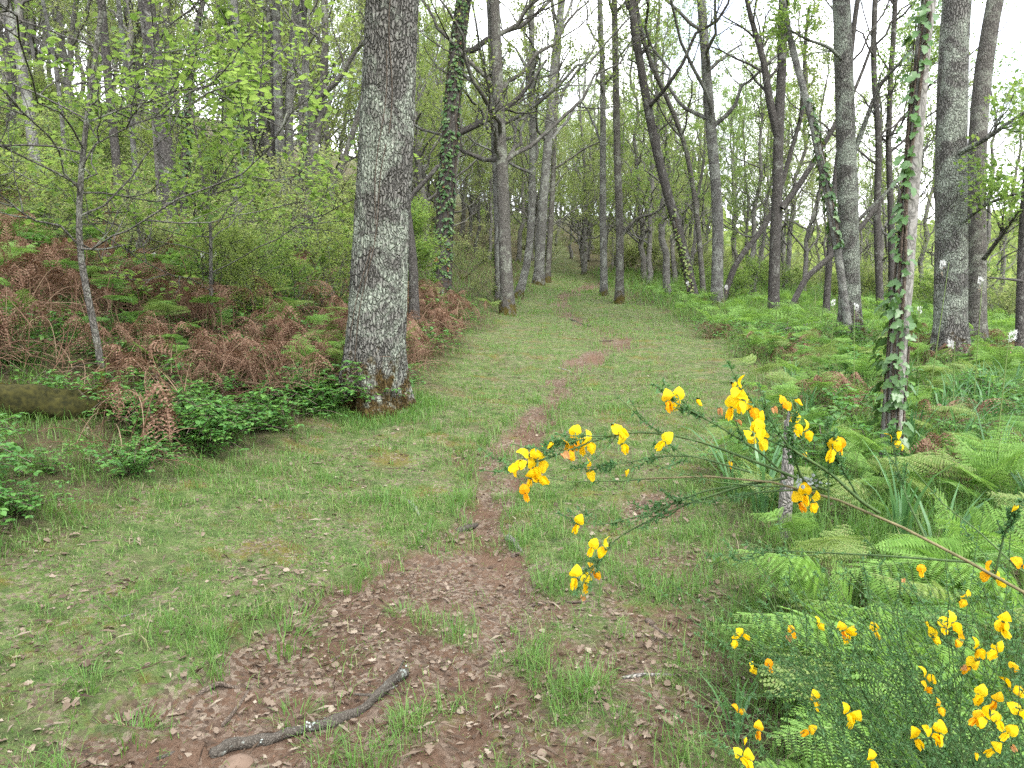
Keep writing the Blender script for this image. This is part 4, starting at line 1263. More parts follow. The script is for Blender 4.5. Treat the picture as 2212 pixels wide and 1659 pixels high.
rng = np.random.default_rng(32)
LT = Geo()
for y0, y1, dens in ((1.6, 3.5, 1500), (3.5, 6, 600), (6, 10, 260), (10, 18, 60)):
    x, y = frustum_pts(rng, y0, y1, dens, .8)
    s = soil_mask(x, y); vv = np.maximum(veg_left(x, y), veg_right(x, y)); pt = f2(x * 2.1, y * 2.1 + 77, 3)
    keep = np.clip(.1 + .85 * s * sstep(.25, .45, pt) + .4 * sstep(.5, .62, pt) + .35 * vv + .22 * (y < 3.6) * sstep(.4, .55, f2(x * 5, y * 5 + 3, 2)), 0, 1)
    # trodden soil in the middle of the bare patch stays clean
    bp = ground_at(1060, 1275)
    keep *= 1 - .85 * np.exp(-(((x - bp[0]) / .3) ** 2 + ((y - bp[1]) / .35) ** 2))
    k = rng.random(len(x)) < keep
    x, y, s = x[k], y[k], s[k]
    n = len(x)
    C = np.stack([x, y, hgt(x, y, s) + rng.uniform(-.006, .012, n)], -1)
    L = .01 + .034 * rng.random(n) ** 2.2 + .006 * (y0 > 5)
    A_ = norm(np.stack([rng.normal(size=n), rng.normal(size=n), rng.normal(size=n) * .18], -1))
    Nl = norm(np.array([0, 0, 1.0]) + rdir(rng, n) * .7); Wl = L * rng.uniform(.3, .9, n); tq = rng.integers(0, 3, n)
    for q, tm in enumerate((OAK if y0 < 3 else LEAF4, OVAL if y0 < 4 else LEAF4, LEAF4)):
        w_ = tq == q
        LT.add(leaves(C[w_], A_[w_], Nl[w_], L[w_] * (.8 if q else 1), Wl[w_], tm))
    # short broken stalks and straws
    m_ = int(n * .35); w_ = rng.integers(0, n, m_)
    LT.add(leaves(C[w_] + rng.normal(size=(m_, 3)) * np.array([.03, .03, .002]), A_[w_], Nl[w_], rng.uniform(.03, .09, m_), rng.uniform(.0015, .004, m_), LEAF4))
obj('leaf_litter', LT.mesh('leaf_litter', M['litter'], False), label='brown leaf litter strewn over soil and turf', category='leaf litter', kind='stuff')

# crumbs of soil and small grit on the bare patches
x, y = frustum_pts(rng, 1.7, 5.5, 480, .3)
s = soil_mask(x, y); k = rng.random(len(x)) < sstep(.35, .7, s); x, y, s = x[k], y[k], s[k]; n = len(x)
_o = np.array([(1, 0, 0), (0, 1, 0), (-1, 0, 0), (0, -1, 0), (0, 0, .8), (0, 0, -.8)], float)
_f = np.array([(0, 1, 4), (1, 2, 4), (2, 3, 4), (3, 0, 4), (1, 0, 5), (2, 1, 5), (3, 2, 5), (0, 3, 5)])
V = np.stack([x, y, hgt(x, y, s)], -1)[:, None] + _o[None] * (.002 + .006 * rng.random(n) ** 2.5)[:, None, None] * rng.uniform(.6, 1.4, (n, 6, 1))
M['crumb'] = leaf_mat('crumb', [(0, (.05, .03, .02)), (.8, (.12, .075, .05)), (1, (.2, .15, .11))], [(0, (.05, .03, .02)), (1, (.1, .07, .05))], .95, .05, 0.0)
obj('soil_crumbs', make_mesh('soil_crumbs', V.reshape(-1, 3), ((np.arange(n) * 6)[:, None, None] + _f[None]).reshape(-1, 3), M['crumb'], False), label='reddish soil crumbs and grit on the bare patches', category='soil crumbs', kind='stuff')

# larger fallen leaves one can pick out
_ml = []
for k in range(5):
    tv = OAK[0].copy(); r_ = np.random.default_rng(k)
    tv[:, 2] = tv[:, 2] * r_.uniform(.5, 2.2) + .12 * np.sin(tv[:, 0] * 4 + k) * .5; tv[:, 1] *= r_.uniform(.7, 1.0)
    _ml.append(make_mesh('fallen_leaf', tv, OAK[1], M['litter'], False))
x, y = frustum_pts(rng, 1.9, 5.0, 30, .1)
s = soil_mask(x, y); k = (rng.random(len(x)) < .2 + .8 * s) & (veg_right(x, y) < .5) & (veg_left(x, y) < .5)
x, y, s = x[k][:190], y[k][:190], s[k][:190]
zz = hgt(x, y, s)
for i in range(len(x)):
    on = s[i] > .4
    obj('fallen_leaf', _ml[i % 5], None, (x[i], y[i], zz[i] + .012), (rng.normal() * .3, rng.normal() * .3, rng.uniform(0, 6.28)), rng.uniform(.03, .055),
        label='dry brown oak leaf lying on the bare trodden soil' if on else 'dry brown oak leaf lying on the short turf', category='fallen leaf',
        group='fallen leaves on the soil' if on else 'fallen leaves on the turf')


def tuft_mesh(name, rng, n, h, w, spread, lean, mat, seg=5):
    s = np.linspace(0, 1, seg)
    az = rng.uniform(0, 6.28, n); d = np.stack([np.cos(az), np.sin(az), 0 * az], -1); side = np.stack([-np.sin(az), np.cos(az), 0 * az], -1)
    H = h * rng.uniform(.55, 1.15, n); ln = lean * rng.uniform(.2, 1.4, n)
    B = d * (spread * rng.random(n) ** .5)[:, None]
    P = B[:, None] + np.array([0, 0, 1.0]) * (H[:, None] * (s - .35 * ln[:, None] * s ** 3))[..., None] + d[:, None] * (H[:, None] * ln[:, None] * s ** 2)[..., None]
    ww = w * rng.uniform(.7, 1.2, n)[:, None] * np.array([.8, 1, .95, .7, .06])[None, :seg] * .5
    V = np.stack([P - side[:, None] * ww[..., None], P + side[:, None] * ww[..., None]], 2).reshape(-1, 3)
    i = (np.arange(n) * seg * 2)[:, None] + (np.arange(seg - 1) * 2)[None]
    F = np.stack([i, i + 1, i + 3, i + 2], -1).reshape(-1, 4)
    return make_mesh(name, V, F, mat, False)


rng = np.random.default_rng(33)
TUFT = [tuft_mesh('grass_tuft', rng, 90, .085, .0028, .085, .9, M['grass_lush']) for _ in range(4)]
for X, Y, sc, lab in ((1270, 1490, 1.25, 'bright pale-green grass tuft in the middle of the foreground'), (610, 1400, 1.5, 'tall grass clump on the edge of the rut at the left'),
                      (640, 1350, 1.5, 'grass clump above the tall clump at the rut edge'), (760, 1265, 1.4, 'grass clump overhanging the rut beneath the turf'), (830, 1220, 1.4, 'dense grass clump on the rut step'),
                      (930, 1150, 1.3, 'grass clump on the rut step before the dark root'), (985, 1085, 1.3, 'grass clump where the rut narrows'), (1090, 1080, 1.2, 'grass clump at the right lip of the rut'),
                      (745, 1430, .9, 'small grass tuft alone on the reddish soil'), (870, 1330, .9, 'small grass tuft on litter above the bare patch'), (640, 1560, 1.0, 'grass tuft just behind the lichened branch'),
                      (700, 1620, .9, 'grass tuft in front of the lichened branch'), (1060, 1520, .9, 'broad-leaved green tuft left of the bright tuft'), (880, 1560, .8, 'grass tuft right of the lichened branch tip'),
                      (280, 1600, 1.2, 'dark green grass tuft near the bottom left corner'), (190, 1480, 1.1, 'grass tuft in litter at the left side'), (1075, 1190, 1.2, 'grass tuft above the bare patch'),
                      (1330, 1560, 1.0, 'thin pale tuft below the bright tuft')):
    p = ground_at(X, Y, hgt)
    obj('grass_tuft', TUFT[int(rng.integers(0, 4))], None, (p[0], p[1], p[2] - .01), (0, 0, rng.uniform(0, 6)), sc * rng.uniform(.8, 1.0), label=lab, category='grass tuft')

# ------------------------------------------------------------------ bracken
def frond(rng, g, base, az, stipe, blade, tilt, pairs=12, pin=13, width=.3, droop=.25, sag=0.0, lo=False, ms=1, ml=0):
    """one bracken frond: upright stipe, arching rachis, opposite pinnae cut into pinnules"""
    d = np.array([math.cos(az), math.sin(az), 0.0]); up = np.array([0, 0, 1.0]); sd = np.array([-d[1], d[0], 0])
    k1 = np.linspace(0, 1, 7)
    P = [base + up * stipe * t + d * stipe * .18 * t * t for t in k1]
    a0 = math.atan2(1, .36); a = a0; p = P[-1].copy()
    nb = 12
    RA = [p.copy()]; TA = [norm(d * math.cos(a) + up * math.sin(a))]
    for i in range(nb):
        a = a0 + (tilt - a0) * min(1.0, (i + 1) / 4.0) - sag * (i / nb) ** 2
        t = d * math.cos(a) + up * math.sin(a)
        p = p + t * blade / nb
        RA.append(p.copy()); TA.append(t)
    RA = np.array(RA); TA = np.array(TA)
    full = smooth_path(np.concatenate([np.array(P), RA[1:]]), 14)
    g.add(tubes(full[None], np.linspace(.0042, .0012, 14)[None], 4 if not lo else 3), ms)
    C, A_, NN, LL, WW = [], [], [], [], []
    RP, RR = [], []
    for i in range(pairs):
        s = (i + .3) / pairs
        f = s * nb; j = min(int(f), nb - 1); fr = f - j
        o = RA[j] * (1 - fr) + RA[j + 1] * fr; t = TA[j]
        nrm = np.cross(sd, t); nrm = nrm if nrm[2] > 0 else -nrm
        L = width * blade / .45 * ((1 - s) ** .85) * (.9 + .2 * rng.random()) + .012
        for sg in (-1, 1):
            dr = norm(sd * sg + t * .38 - up * droop * rng.uniform(.4, 1.4) + rng.normal(size=3) * .06)
            n_p = max(3, int(pin * (L / (width * blade / .45)) ** .7))
            u = (np.arange(n_p) + .4) / n_p
            c = o + dr[None] * (L * u)[:, None] - up * (droop * .35 * L * u ** 2)[:, None]
            RP.append(o[None] + dr[None] * (L * np.linspace(0, 1, 4))[:, None] - up * (droop * .35 * L * np.linspace(0, 1, 4) ** 2)[:, None])
            RR.append(np.linspace(.0016, .0006, 4))
            sd2 = norm(np.cross(nrm, dr))
            for s2 in (-1, 1):
                C.append(c); A_.append(np.repeat(norm(sd2 * s2 + dr * .45)[None], n_p, 0)); NN.append(np.repeat(nrm[None], n_p, 0) + rng.normal(size=(n_p, 3)) * .15)
                l = L * .2 * (1 - u) ** .55 + .005
                LL.append(l); WW.append(np.full(n_p, L / n_p * .78))
    C = np.concatenate(C); LL = np.concatenate(LL)
    g.add(leaves(C, np.concatenate(A_), np.concatenate(NN), LL, np.concatenate(WW), LEAF4), ml)
    if not lo:
        g.add(tubes(np.array(RP), np.array(RR), 3), ms)


def fern_mesh(k, lo=False):
    rng = np.random.default_rng(700 + k)
    g = Geo()
    n = [2, 1, 2, 3, 1, 2][k % 6]
    a0 = rng.uniform(0, 6.28)
    for i in range(n):
        frond(rng, g, np.array([rng.normal() * .03, rng.normal() * .03, -.02]), a0 + i * 2.2 + rng.normal() * .3, rng.uniform(.28, .62), rng.uniform(.3, .48), rng.uniform(-.05, .95), pairs=8 if lo else 12, pin=4 if lo else 14, lo=lo)
    return g.mesh('bracken_fern', [M[('fern', 'fern_dark', 'fern_pale')[k % 3]], M['fern_stem']], False)


def dead_mesh(k):
    rng = np.random.default_rng(800 + k)
    g = Geo()
    for i in range(6):
        frond(rng, g, np.array([rng.normal() * .2, rng.normal() * .14, -.02]), rng.uniform(0, 6.28), rng.uniform(.15, .5), rng.uniform(.3, .5), rng.uniform(-.8, .3), pairs=11, pin=7, width=.14, droop=1.4, sag=.9, lo=True)
    n = 38
    az = rng.uniform(0, 6.28, n); s = np.linspace(0, 1, 6); L = rng.uniform(.2, .6, n); el = rng.uniform(.05, 1.2, n)
    d = np.stack([np.cos(az) * np.cos(el), np.sin(az) * np.cos(el), np.sin(el)], -1)
    P = rng.normal(size=(n, 1, 3)) * np.array([.16, .16, .03]) + d[:, None] * (L[:, None] * s)[..., None]; P[:, :, 2] -= L[:, None] * .35 * s ** 2.5
    g.add(tubes(P, np.linspace(.0034, .0016, 6)[None].repeat(n, 0), 4), 1)
    return g.mesh('dead_bracken', [M['dead_fern'], M['dead_stem']], False)


FERN = [fern_mesh(k) for k in range(6)]
FERN_LO = [fern_mesh(k, True) for k in range(6)]
DEAD = [dead_mesh(k) for k in range(5)]


def merge(meshes, xs, ys, zs, rots, scs, ks, mats, name):
    g = Geo()
    dat = []
    for me in meshes:
        V = np.empty(len(me.vertices) * 3, np.float32); me.vertices.foreach_get('co', V)
        L = np.empty(len(me.loops), np.int32); me.loops.foreach_get('vertex_index', L)
        t = np.empty(len(me.polygons), np.int32); me.polygons.foreach_get('loop_total', t)
        mi = np.empty(len(me.polygons), np.int32); me.polygons.foreach_get('material_index', mi)
        o = np.concatenate([[0], np.cumsum(t)[:-1]])
        fs = []
        for q in (3, 4):
            for m_ in np.unique(mi):
                w = np.where((t == q) & (mi == m_))[0]
                if len(w):
                    fs.append((L[o[w][:, None] + np.arange(q)[None]], m_))
        dat.append((V.reshape(-1, 3), fs))
    for x, y, z, r, sc, k in zip(xs, ys, zs, rots, scs, ks):
        V, fs = dat[k]
        c, s_ = math.cos(r), math.sin(r)
        W = np.stack([V[:, 0] * c - V[:, 1] * s_, V[:, 0] * s_ + V[:, 1] * c, V[:, 2]], -1) * sc + np.array([x, y, z])
        n0 = g.n
        for j, (f, m_) in enumerate(fs):
            if j == 0:
                g.add((W, f), m_)
            else:
                (g.F3 if f.shape[1] == 3 else g.F4).append(f + n0); (g.m3 if f.shape[1] == 3 else g.m4).append(np.full(len(f), m_))
    return g.mesh(name, mats, False)


rng = np.random.default_rng(34)


def scatter(y0, y1, dens, side, mind=0):
    x, y = frustum_pts(rng, y0, y1, dens, .5)
    v = (veg_right if side > 0 else veg_left)(x, y)
    k = v > .55
    return x[k], y[k]


LOG_P = ground_at(110, 900)


def log_clear(x, y):
    return ~((x < LOG_P[0] + .6) & (y < LOG_P[1] + .3) & (y > LOG_P[1] - 1.3))


# right: dense green bracken
X_, Y_ = [], []
for y0, y1, dens in ((1.9, 3.5, 7), (3.5, 6, 7), (6, 10, 5.5), (10, 16, 4), (16, 26, 1.8)):
    a, b = scatter(y0, y1, dens, 1); X_.append(a); Y_.append(b)
rx, ry = np.concatenate(X_), np.concatenate(Y_)
_k = (rx > .45 * ry - .25) | (ry > 3.0)
rx, ry = rx[_k], ry[_k]
o = np.argsort(ry); rx, ry = rx[o], ry[o]
rz = hgt(rx, ry)
R_CUTS = [(1700, 'left of the post'), (1930, 'between post and ivy pole'), (9999, 'right of the ivy pole')]
NR = min(190, len(rx))
for i in range(NR):
    near = ry[i] < 4.5
    obj('bracken_fern', FERN[int(rng.integers(0, 6))], None, (rx[i], ry[i], rz[i]), (rng.normal() * .2, rng.normal() * .2, rng.uniform(0, 6.28)), rng.uniform(.36, .74),
        label=('fresh green bracken fern close behind the broom, ' if near else 'fresh green bracken fern far behind the broom, ') + where(rx[i], ry[i], R_CUTS), category='fern',
        group=('bracken near the broom, ' if near else 'bracken behind the broom, ') + where(rx[i], ry[i], R_CUTS))
j = np.arange(NR, len(rx))
obj('bracken', merge(FERN_LO, rx[j], ry[j], rz[j], rng.uniform(0, 6.28, len(j)), rng.uniform(.55, .9, len(j)), rng.integers(0, 6, len(j)), [M['fern'], M['fern_stem']], 'bracken'),
    label='distant green bracken under the right-hand trees', category='bracken', kind='stuff')
# the large fronds right behind the broom, leaning towards the path
def near_fern(k):
    r_ = np.random.default_rng(760 + k); g = Geo()
    for i in range(2 + k % 2):
        frond(r_, g, np.array([r_.normal() * .04, r_.normal() * .04, -.02]), math.pi + r_.normal() * .55 + .5 * (i - .5), r_.uniform(.3, .42), r_.uniform(.5, .6), r_.uniform(-.1, .3), pairs=15, pin=22, droop=.3, sag=.25)
    return g.mesh('bracken_fern', [M['fern'], M['fern_stem']], False)


NF = [near_fern(k) for k in range(3)]
for k, (X, Y, d, sc, lab) in enumerate(((1790, 1290, 2.35, .8, 'broad low fern frond just under the main broom branch, beside the brown stone'), (1960, 1270, 2.25, .85, 'large fern spreading under the middle of the broom branch'),
                                        (2120, 1290, 2.1, .85, 'large fern under the thick end of the broom branch'), (1740, 1200, 2.9, .75, 'fern with drooping fronds at the foot of the weathered post'),
                                        (1900, 1400, 1.9, .7, 'fern low down behind the lower broom flowers'), (2040, 1180, 2.9, .9, 'tall fern behind the middle of the broom branch'), (2180, 1160, 2.6, .9, 'tall fern by the right edge above the broom branch'),
                                        (1820, 1480, 1.75, .55, 'small fern at the lower left of the broom bush'))):
    p = at(X, Y, d)
    obj('bracken_fern', NF[k % 3], None, (p[0] + .12, d, gz(p[0] + .12, d)), (0, 0, rng.normal() * .3), sc, label=lab, category='fern')

# right: dead bracken patches
dx, dy = scatter(4.6, 14, 1.5, 1); dz = hgt(dx, dy)
kp = f2(dx * .9 + 4, dy * .9, 2) > .47
dx, dy, dz = dx[kp], dy[kp], dz[kp]
for i in range(min(60, len(dx))):
    obj('dead_bracken', DEAD[i % 5], None, (dx[i], dy[i], dz[i]), (0, 0, rng.uniform(0, 6.28)), rng.uniform(.6, .95),
        label='collapsed brown dead bracken ' + where(dx[i], dy[i], [(1700, 'left of the weathered post'), (1930, 'between post and ivy pole'), (9999, 'right of the ivy pole')]), category='dead fern', group='collapsed brown dead bracken ' + where(dx[i], dy[i], [(1700, 'left of the weathered post'), (1930, 'between post and ivy pole'), (9999, 'right of the ivy pole')]))
# left: dead bracken heap with green fronds rising from it
X_, Y_ = [], []
for y0, y1, dens in ((4, 6, 5.5), (6, 10, 6.0), (10, 16, 2.6)):
    a, b = scatter(y0, y1, dens, -1); X_.append(a); Y_.append(b)
dx, dy = np.concatenate(X_), np.concatenate(Y_)
kp = (f2(dx * .8 + 60, dy * .8, 2) > .3) & (dx > -.72 * dy - .4) & (edge_x(LEFT_EDGE, dy) - dx > .3) & log_clear(dx, dy) & (dy > 4.0)
dx, dy = dx[kp], dy[kp]; dz = hgt(dx, dy)
_q = [ground_at(X, Y) for X, Y in ((925, 760), (945, 720), (975, 745), (1000, 725), (930, 690), (905, 730), (960, 690), (985, 700))]
dx, dy = np.append(dx, [p[0] - .15 for p in _q]), np.append(dy, [p[1] + .1 for p in _q]); dz = hgt(dx, dy)
o = np.argsort(dy)
dx, dy, dz = dx[o], dy[o], dz[o]
for i in range(min(230, len(dx))):
    obj('dead_bracken', DEAD[int(rng.integers(0, 5))], None, (dx[i], dy[i], dz[i] + rng.uniform(0, .2)), (rng.normal() * .3, rng.normal() * .3, rng.uniform(0, 6.28)), rng.uniform(.65, 1.1),
        label='tangled rusty dead bracken ' + where(dx[i], dy[i], [(150, 'left of the young tree stem'), (420, 'between the young tree and the double trunk'), (790, 'between the double trunk and the lichened oak'), (9999, 'just right of the lichened oak')]), category='dead fern', group='tangled rusty dead bracken ' + where(dx[i], dy[i], [(150, 'left of the young tree stem'), (420, 'between the young tree and the double trunk'), (790, 'between the double trunk and the lichened oak'), (9999, 'just right of the lichened oak')]))
X_, Y_ = [], []
for y0, y1, dens in ((3.2, 6, 3.6), (6, 10, 4.0), (10, 16, 1.6)):
    a, b = scatter(y0, y1, dens, -1); X_.append(a); Y_.append(b)
lx, ly = np.concatenate(X_), np.concatenate(Y_); kp = log_clear(lx, ly); lx, ly = lx[kp], ly[kp]; lz = hgt(lx, ly)
for i in range(min(150, len(lx))):
    obj('bracken_fern', FERN[int(rng.integers(0, 6))], None, (lx[i], ly[i], lz[i]), (rng.normal() * .1, rng.normal() * .1, rng.uniform(0, 6.28)), rng.uniform(.55, .9),
        label='green bracken fern ' + where(lx[i], ly[i], [(150, 'left of the young tree stem'), (420, 'between the young tree and the double trunk'), (790, 'between the double trunk and the lichened oak'), (9999, 'just right of the lichened oak')]), category='fern', group='green bracken fern ' + where(lx[i], ly[i], [(150, 'left of the young tree stem'), (420, 'between the young tree and the double trunk'), (790, 'between the double trunk and the lichened oak'), (9999, 'just right of the lichened oak')]))


# ------------------------------------------------------------------ brambles and low herbs
def bramble_mesh(k):
    rng = np.random.default_rng(900 + k)
    g = Geo(); n = 9
    az = rng.uniform(0, 6.28, n); L = rng.uniform(.25, .6, n); s = np.linspace(0, 1, 8)
    d = np.stack([np.cos(az), np.sin(az), 0 * az], -1)
    P = d[:, None] * (L[:, None] * s)[..., None]; P[:, :, 2] = (rng.uniform(.14, .34, n)[:, None]) * np.sin(np.minimum(s * 2.2, 2.6))[None]
    P += wobble(rng, n, 8, .04)
    g.add(tubes(P, np.full((n, 8), .0025), 4), 1)
    m = 16
    i = rng.integers(1, 8, (n, m)); C = P[np.arange(n)[:, None], i].reshape(-1, 3) + rng.normal(size=(n * m, 3)) * np.array([.04, .04, .025])
    a = rng.uniform(0, 6.28, len(C))
    for da, ls in ((0, 1.0), (1.5, .75), (-1.5, .75)):
        A_ = np.stack([np.cos(a + da), np.sin(a + da), rng.normal(size=len(C)) * .2 - .08], -1)
        l = rng.uniform(.035, .062, len(C)) * ls
        g.add(leaves(C, A_, norm(np.array([0, 0, 1.0]) + rdir(rng, len(C)) * .35), l, l * .68, OVAL), 0)
    return g.mesh('bramble', [M['bramble'], M['twig']], False)


BRAM = [bramble_mesh(k) for k in range(4)]
x, y = scatter(2.4, 7.5, 22, -1)
e = edge_x(LEFT_EDGE, y) - x
kp = (rng.random(len(x)) < np.where(e < .9, .8, .18)) & (y > 2.6) & ((y < LOG_P[1] - .75) | log_clear(x, y))
for i in np.where(kp)[0][:220]:
    obj('bramble', BRAM[i % 4], None, (x[i], y[i], gz(x[i], y[i])), (0, 0, rng.uniform(0, 6.28)), rng.uniform(.45, .95),
        label='low leafy bramble along the foot of the left bank', category='bramble', group='brambles at the foot of the left bank')
x, y = scatter(5.0, 16, 2.0, -1)
for i in range(min(110, len(x))):
    obj('bramble', BRAM[i % 4], None, (x[i], y[i], gz(x[i], y[i])), (0, 0, rng.uniform(0, 6.28)), rng.uniform(.7, 1.2),
        label='leafy bramble up the bank ' + where(x[i], y[i], [(150, 'left of the young tree stem'), (420, 'between the young tree and the double trunk'), (790, 'between the double trunk and the lichened oak'), (9999, 'just right of the lichened oak')]), category='bramble', group='leafy bramble up the bank ' + where(x[i], y[i], [(150, 'left of the young tree stem'), (420, 'between the young tree and the double trunk'), (790, 'between the double trunk and the lichened oak'), (9999, 'just right of the lichened oak')]))
x, y = scatter(4, 14, .7, 1)
for i in range(min(40, len(x))):
    obj('bramble', BRAM[i % 4], None, (x[i], y[i], gz(x[i], y[i])), (0, 0, rng.uniform(0, 6.28)), rng.uniform(.8, 1.3),
        label='low bramble leaves showing between the right-hand ferns', category='bramble', group='brambles between the right-hand ferns')

# strap-leaved tufts on the right
STRAP = [tuft_mesh('strap_leaf_tuft', rng, 16, .5, .014, .05, .8, M['strap']) for _ in range(4)]
x, y = scatter(3.2, 8.5, 2.3, 1)
for i in range(min(46, len(x))):
    obj('strap_leaf_tuft', STRAP[i % 4], None, (x[i], y[i], gz(x[i], y[i])), (0, 0, rng.uniform(0, 6.28)), rng.uniform(.8, 1.3),
        label='blue-green strap-leaved tuft ' + where(x[i], y[i], [(1700, 'left of the weathered post'), (1930, 'between post and ivy pole'), (9999, 'right of the ivy pole')]), category='leaf tuft', group='blue-green strap-leaved tuft ' + where(x[i], y[i], [(1700, 'left of the weathered post'), (1930, 'between post and ivy pole'), (9999, 'right of the ivy pole')]))
p = ground_at(1590, 1600, hgt)
ST1 = tuft_mesh('strap_leaf_tuft', np.random.default_rng(5), 7, .34, .012, .03, .5, M['strap'])
obj('strap_leaf_tuft', ST1, None, (p[0], p[1], p[2] - .01), (0, 0, 2.0), 1.0, label='upright strap-leaved tuft at the edge of the litter beside the broom', category='leaf tuft')


# ------------------------------------------------------------------ white asphodels
def asphodel_mesh():
    rng = np.random.default_rng(15)
    P = np.stack([np.linspace(0, .03, 8), np.zeros(8), np.linspace(0, .95, 8)], -1)
    st = Geo(); st.add(tubes(P[None], np.linspace(.006, .003, 8)[None], 6))
    n = 19
    z = .96 - .2 * rng.random(n) ** 1.6; a = np.arange(n) * 2.4
    d = np.stack([np.cos(a), np.sin(a), 0 * a], -1)
    c = np.stack([z * .03, 0 * z, z], -1)
    fl = Geo()
    op = z > .885
    for q in range(6):
        t = q * math.pi / 3
        u = norm(np.cross(d, [0, 0, 1])); w = np.array([0, 0, 1.0])
        A_ = norm(u * math.cos(t) + w * math.sin(t) + d * .35)[op]
        fl.add(leaves((c + d * .02)[op], A_, d[op], np.full(op.sum(), .03), np.full(op.sum(), .006), LEAF4))
    bd = Geo(); bd.add(leaves((c + d * .006)[~op], norm(d + [0, 0, .8])[~op], rdir(rng, (~op).sum()), np.full((~op).sum(), .02), np.full((~op).sum(), .009), OVAL))
    return st.mesh('stem', M['fern_stem']), fl.mesh('flower', M['white_petal'], False), bd.mesh('bud', M['straw'], False)


ASP = asphodel_mesh()


def asphodel(X, Y, d, label, sc=1.0):
    p = at(X, Y, d); z = gz(p[0], p[1])
    H = max(.35, p[2] - z); f = .72
    r = thing('asphodel', label, 'flower', (p[0], p[1], z), (rng.normal() * .05, rng.normal() * .05, rng.uniform(0, 6)))
    obj('stem', ASP[0], r, scale=(1, 1, H / .95))
    a = rng.uniform(0, 6)
    obj('flower', ASP[1], r, (0, 0, H - .95 * f), (0, 0, a), f); obj('bud', ASP[2], r, (0, 0, H - .95 * f), (0, 0, a), f)


asphodel(2165, 718, 4.8, 'largest white asphodel spike, at the right edge among ferns')
asphodel(2070, 738, 6.0, 'white asphodel left of the largest spike')
asphodel(1855, 658, 7.5, 'white asphodel before the tall lichened trunk')
asphodel(1795, 650, 8.5, 'white asphodel left of the tall lichened trunk foot')
asphodel(2018, 566, 6.5, 'tall white asphodel left of the broad speckled trunk')
asphodel(2120, 602, 7.0, 'white asphodel before the trunk behind the speckled one')
asphodel(1990, 665, 8.0, 'small white asphodel left of the speckled trunk foot')
asphodel(1578, 618, 12.0, 'small white asphodel by the dark bent trunk')
asphodel(1490, 610, 13.0, 'tiny white asphodel by the leaning ivy-flecked trunk')
asphodel(335, 548, 9.5, 'white asphodel at the left of three on the slope')
asphodel(440, 549, 9.5, 'white asphodel in the middle of three on the slope')
asphodel(463, 545, 9.3, 'white asphodel at the right of three on the slope')
asphodel(2175, 480, 9.0, 'high white asphodel near the right edge') if False else None


# ------------------------------------------------------------------ yellow broom in the foreground
def grid_petal(fn, n=7, m=7, mat=None, name='petal'):
    u, v = np.meshgrid(np.linspace(-1, 1, n), np.linspace(0, 1, m))
    V = fn(u.ravel(), v.ravel())
    V = V + (np.stack([n3(V * 330 + 5), n3(V * 330 + 25), n3(V * 330 + 45)], -1) - .5) * .0022
    i = (np.arange(m - 1)[:, None] * n + np.arange(n - 1)[None]).ravel()
    return make_mesh(name, V, np.stack([i, i + 1, i + 1 + n, i + n], -1), mat, True)


MM = .001


def _shape(v):
    return np.sin(np.pi * np.clip(v, 0, 1) ** .8) ** .6


def banner(u, v):      # broad standard petal, reflexed up and back, along +z
    w = 8.6 * _shape(np.clip(v * .94 + .05, 0, 1))
    x = u * w
    z = 17 * v - 1.0
    y = -6 * np.sin(v * 2.2) + .055 * x * x * .6 + 7 * v ** 3
    return np.stack([x, y, z], -1) * MM


def wing(sg):
    def f(u, v):       # oblong wing hanging forward and down
        w = 5.6 * _shape(np.clip(v * .92 + .06, 0, 1))
        x = sg * (1.6 + 2.6 * np.sin(v * 2.6)) + sg * (-.06 * (u * w) ** 2) * .9
        y = -4 - 6.5 * v - u * w * .88
        z = 0 - 13.5 * v ** 1.15 + u * w * .47
        return np.stack([x, y, z], -1) * MM
    return f


def keel(u, v):
    w = 5.5 * _shape(np.clip(v * .9 + .07, 0, 1))
    return np.stack([u * w * .6, -5 - 5 * v + np.abs(u) * w * .7, -1 - 15 * v ** 1.1 + np.abs(u) * w * .3], -1) * MM


def budf(u, v):
    a = np.pi * u; r = 3.2 * np.sin(np.pi * v ** .8) ** .7 + .05
    return np.stack([np.cos(a) * r, np.sin(a) * r * .85 - 4 * v * v, -13 * v + 1], -1) * MM


FL = {}
for nm in ('petal', 'petal_orange', 'petal_wither'):
    FL[nm] = dict(banner=grid_petal(banner, 9, 8, M[nm], 'banner_petal'), w1=grid_petal(wing(1), 6, 8, M[nm], 'wing_petal'), w2=grid_petal(wing(-1), 6, 8, M[nm], 'wing_petal'),
                  keel=grid_petal(keel, 6, 7, M[nm], 'keel_petal'), bud=grid_petal(budf, 11, 7, M[nm], 'bud_petal'))


def calyx():
    g = Geo()
    g.add(tubes(np.array([[[0, .009, .006], [0, .005, .0035], [0, .0, .0]]]), np.array([[.0006, .0007, .0008]]), 5))
    g.add(tubes(np.array([[[0, .002, .0012], [0, -.001, -.0005], [0, -.003, -.0015]]]), np.array([[.0012, .0024, .0026]]), 8))
    return g.mesh('flower', M['broom_stem'])


CAL = calyx()


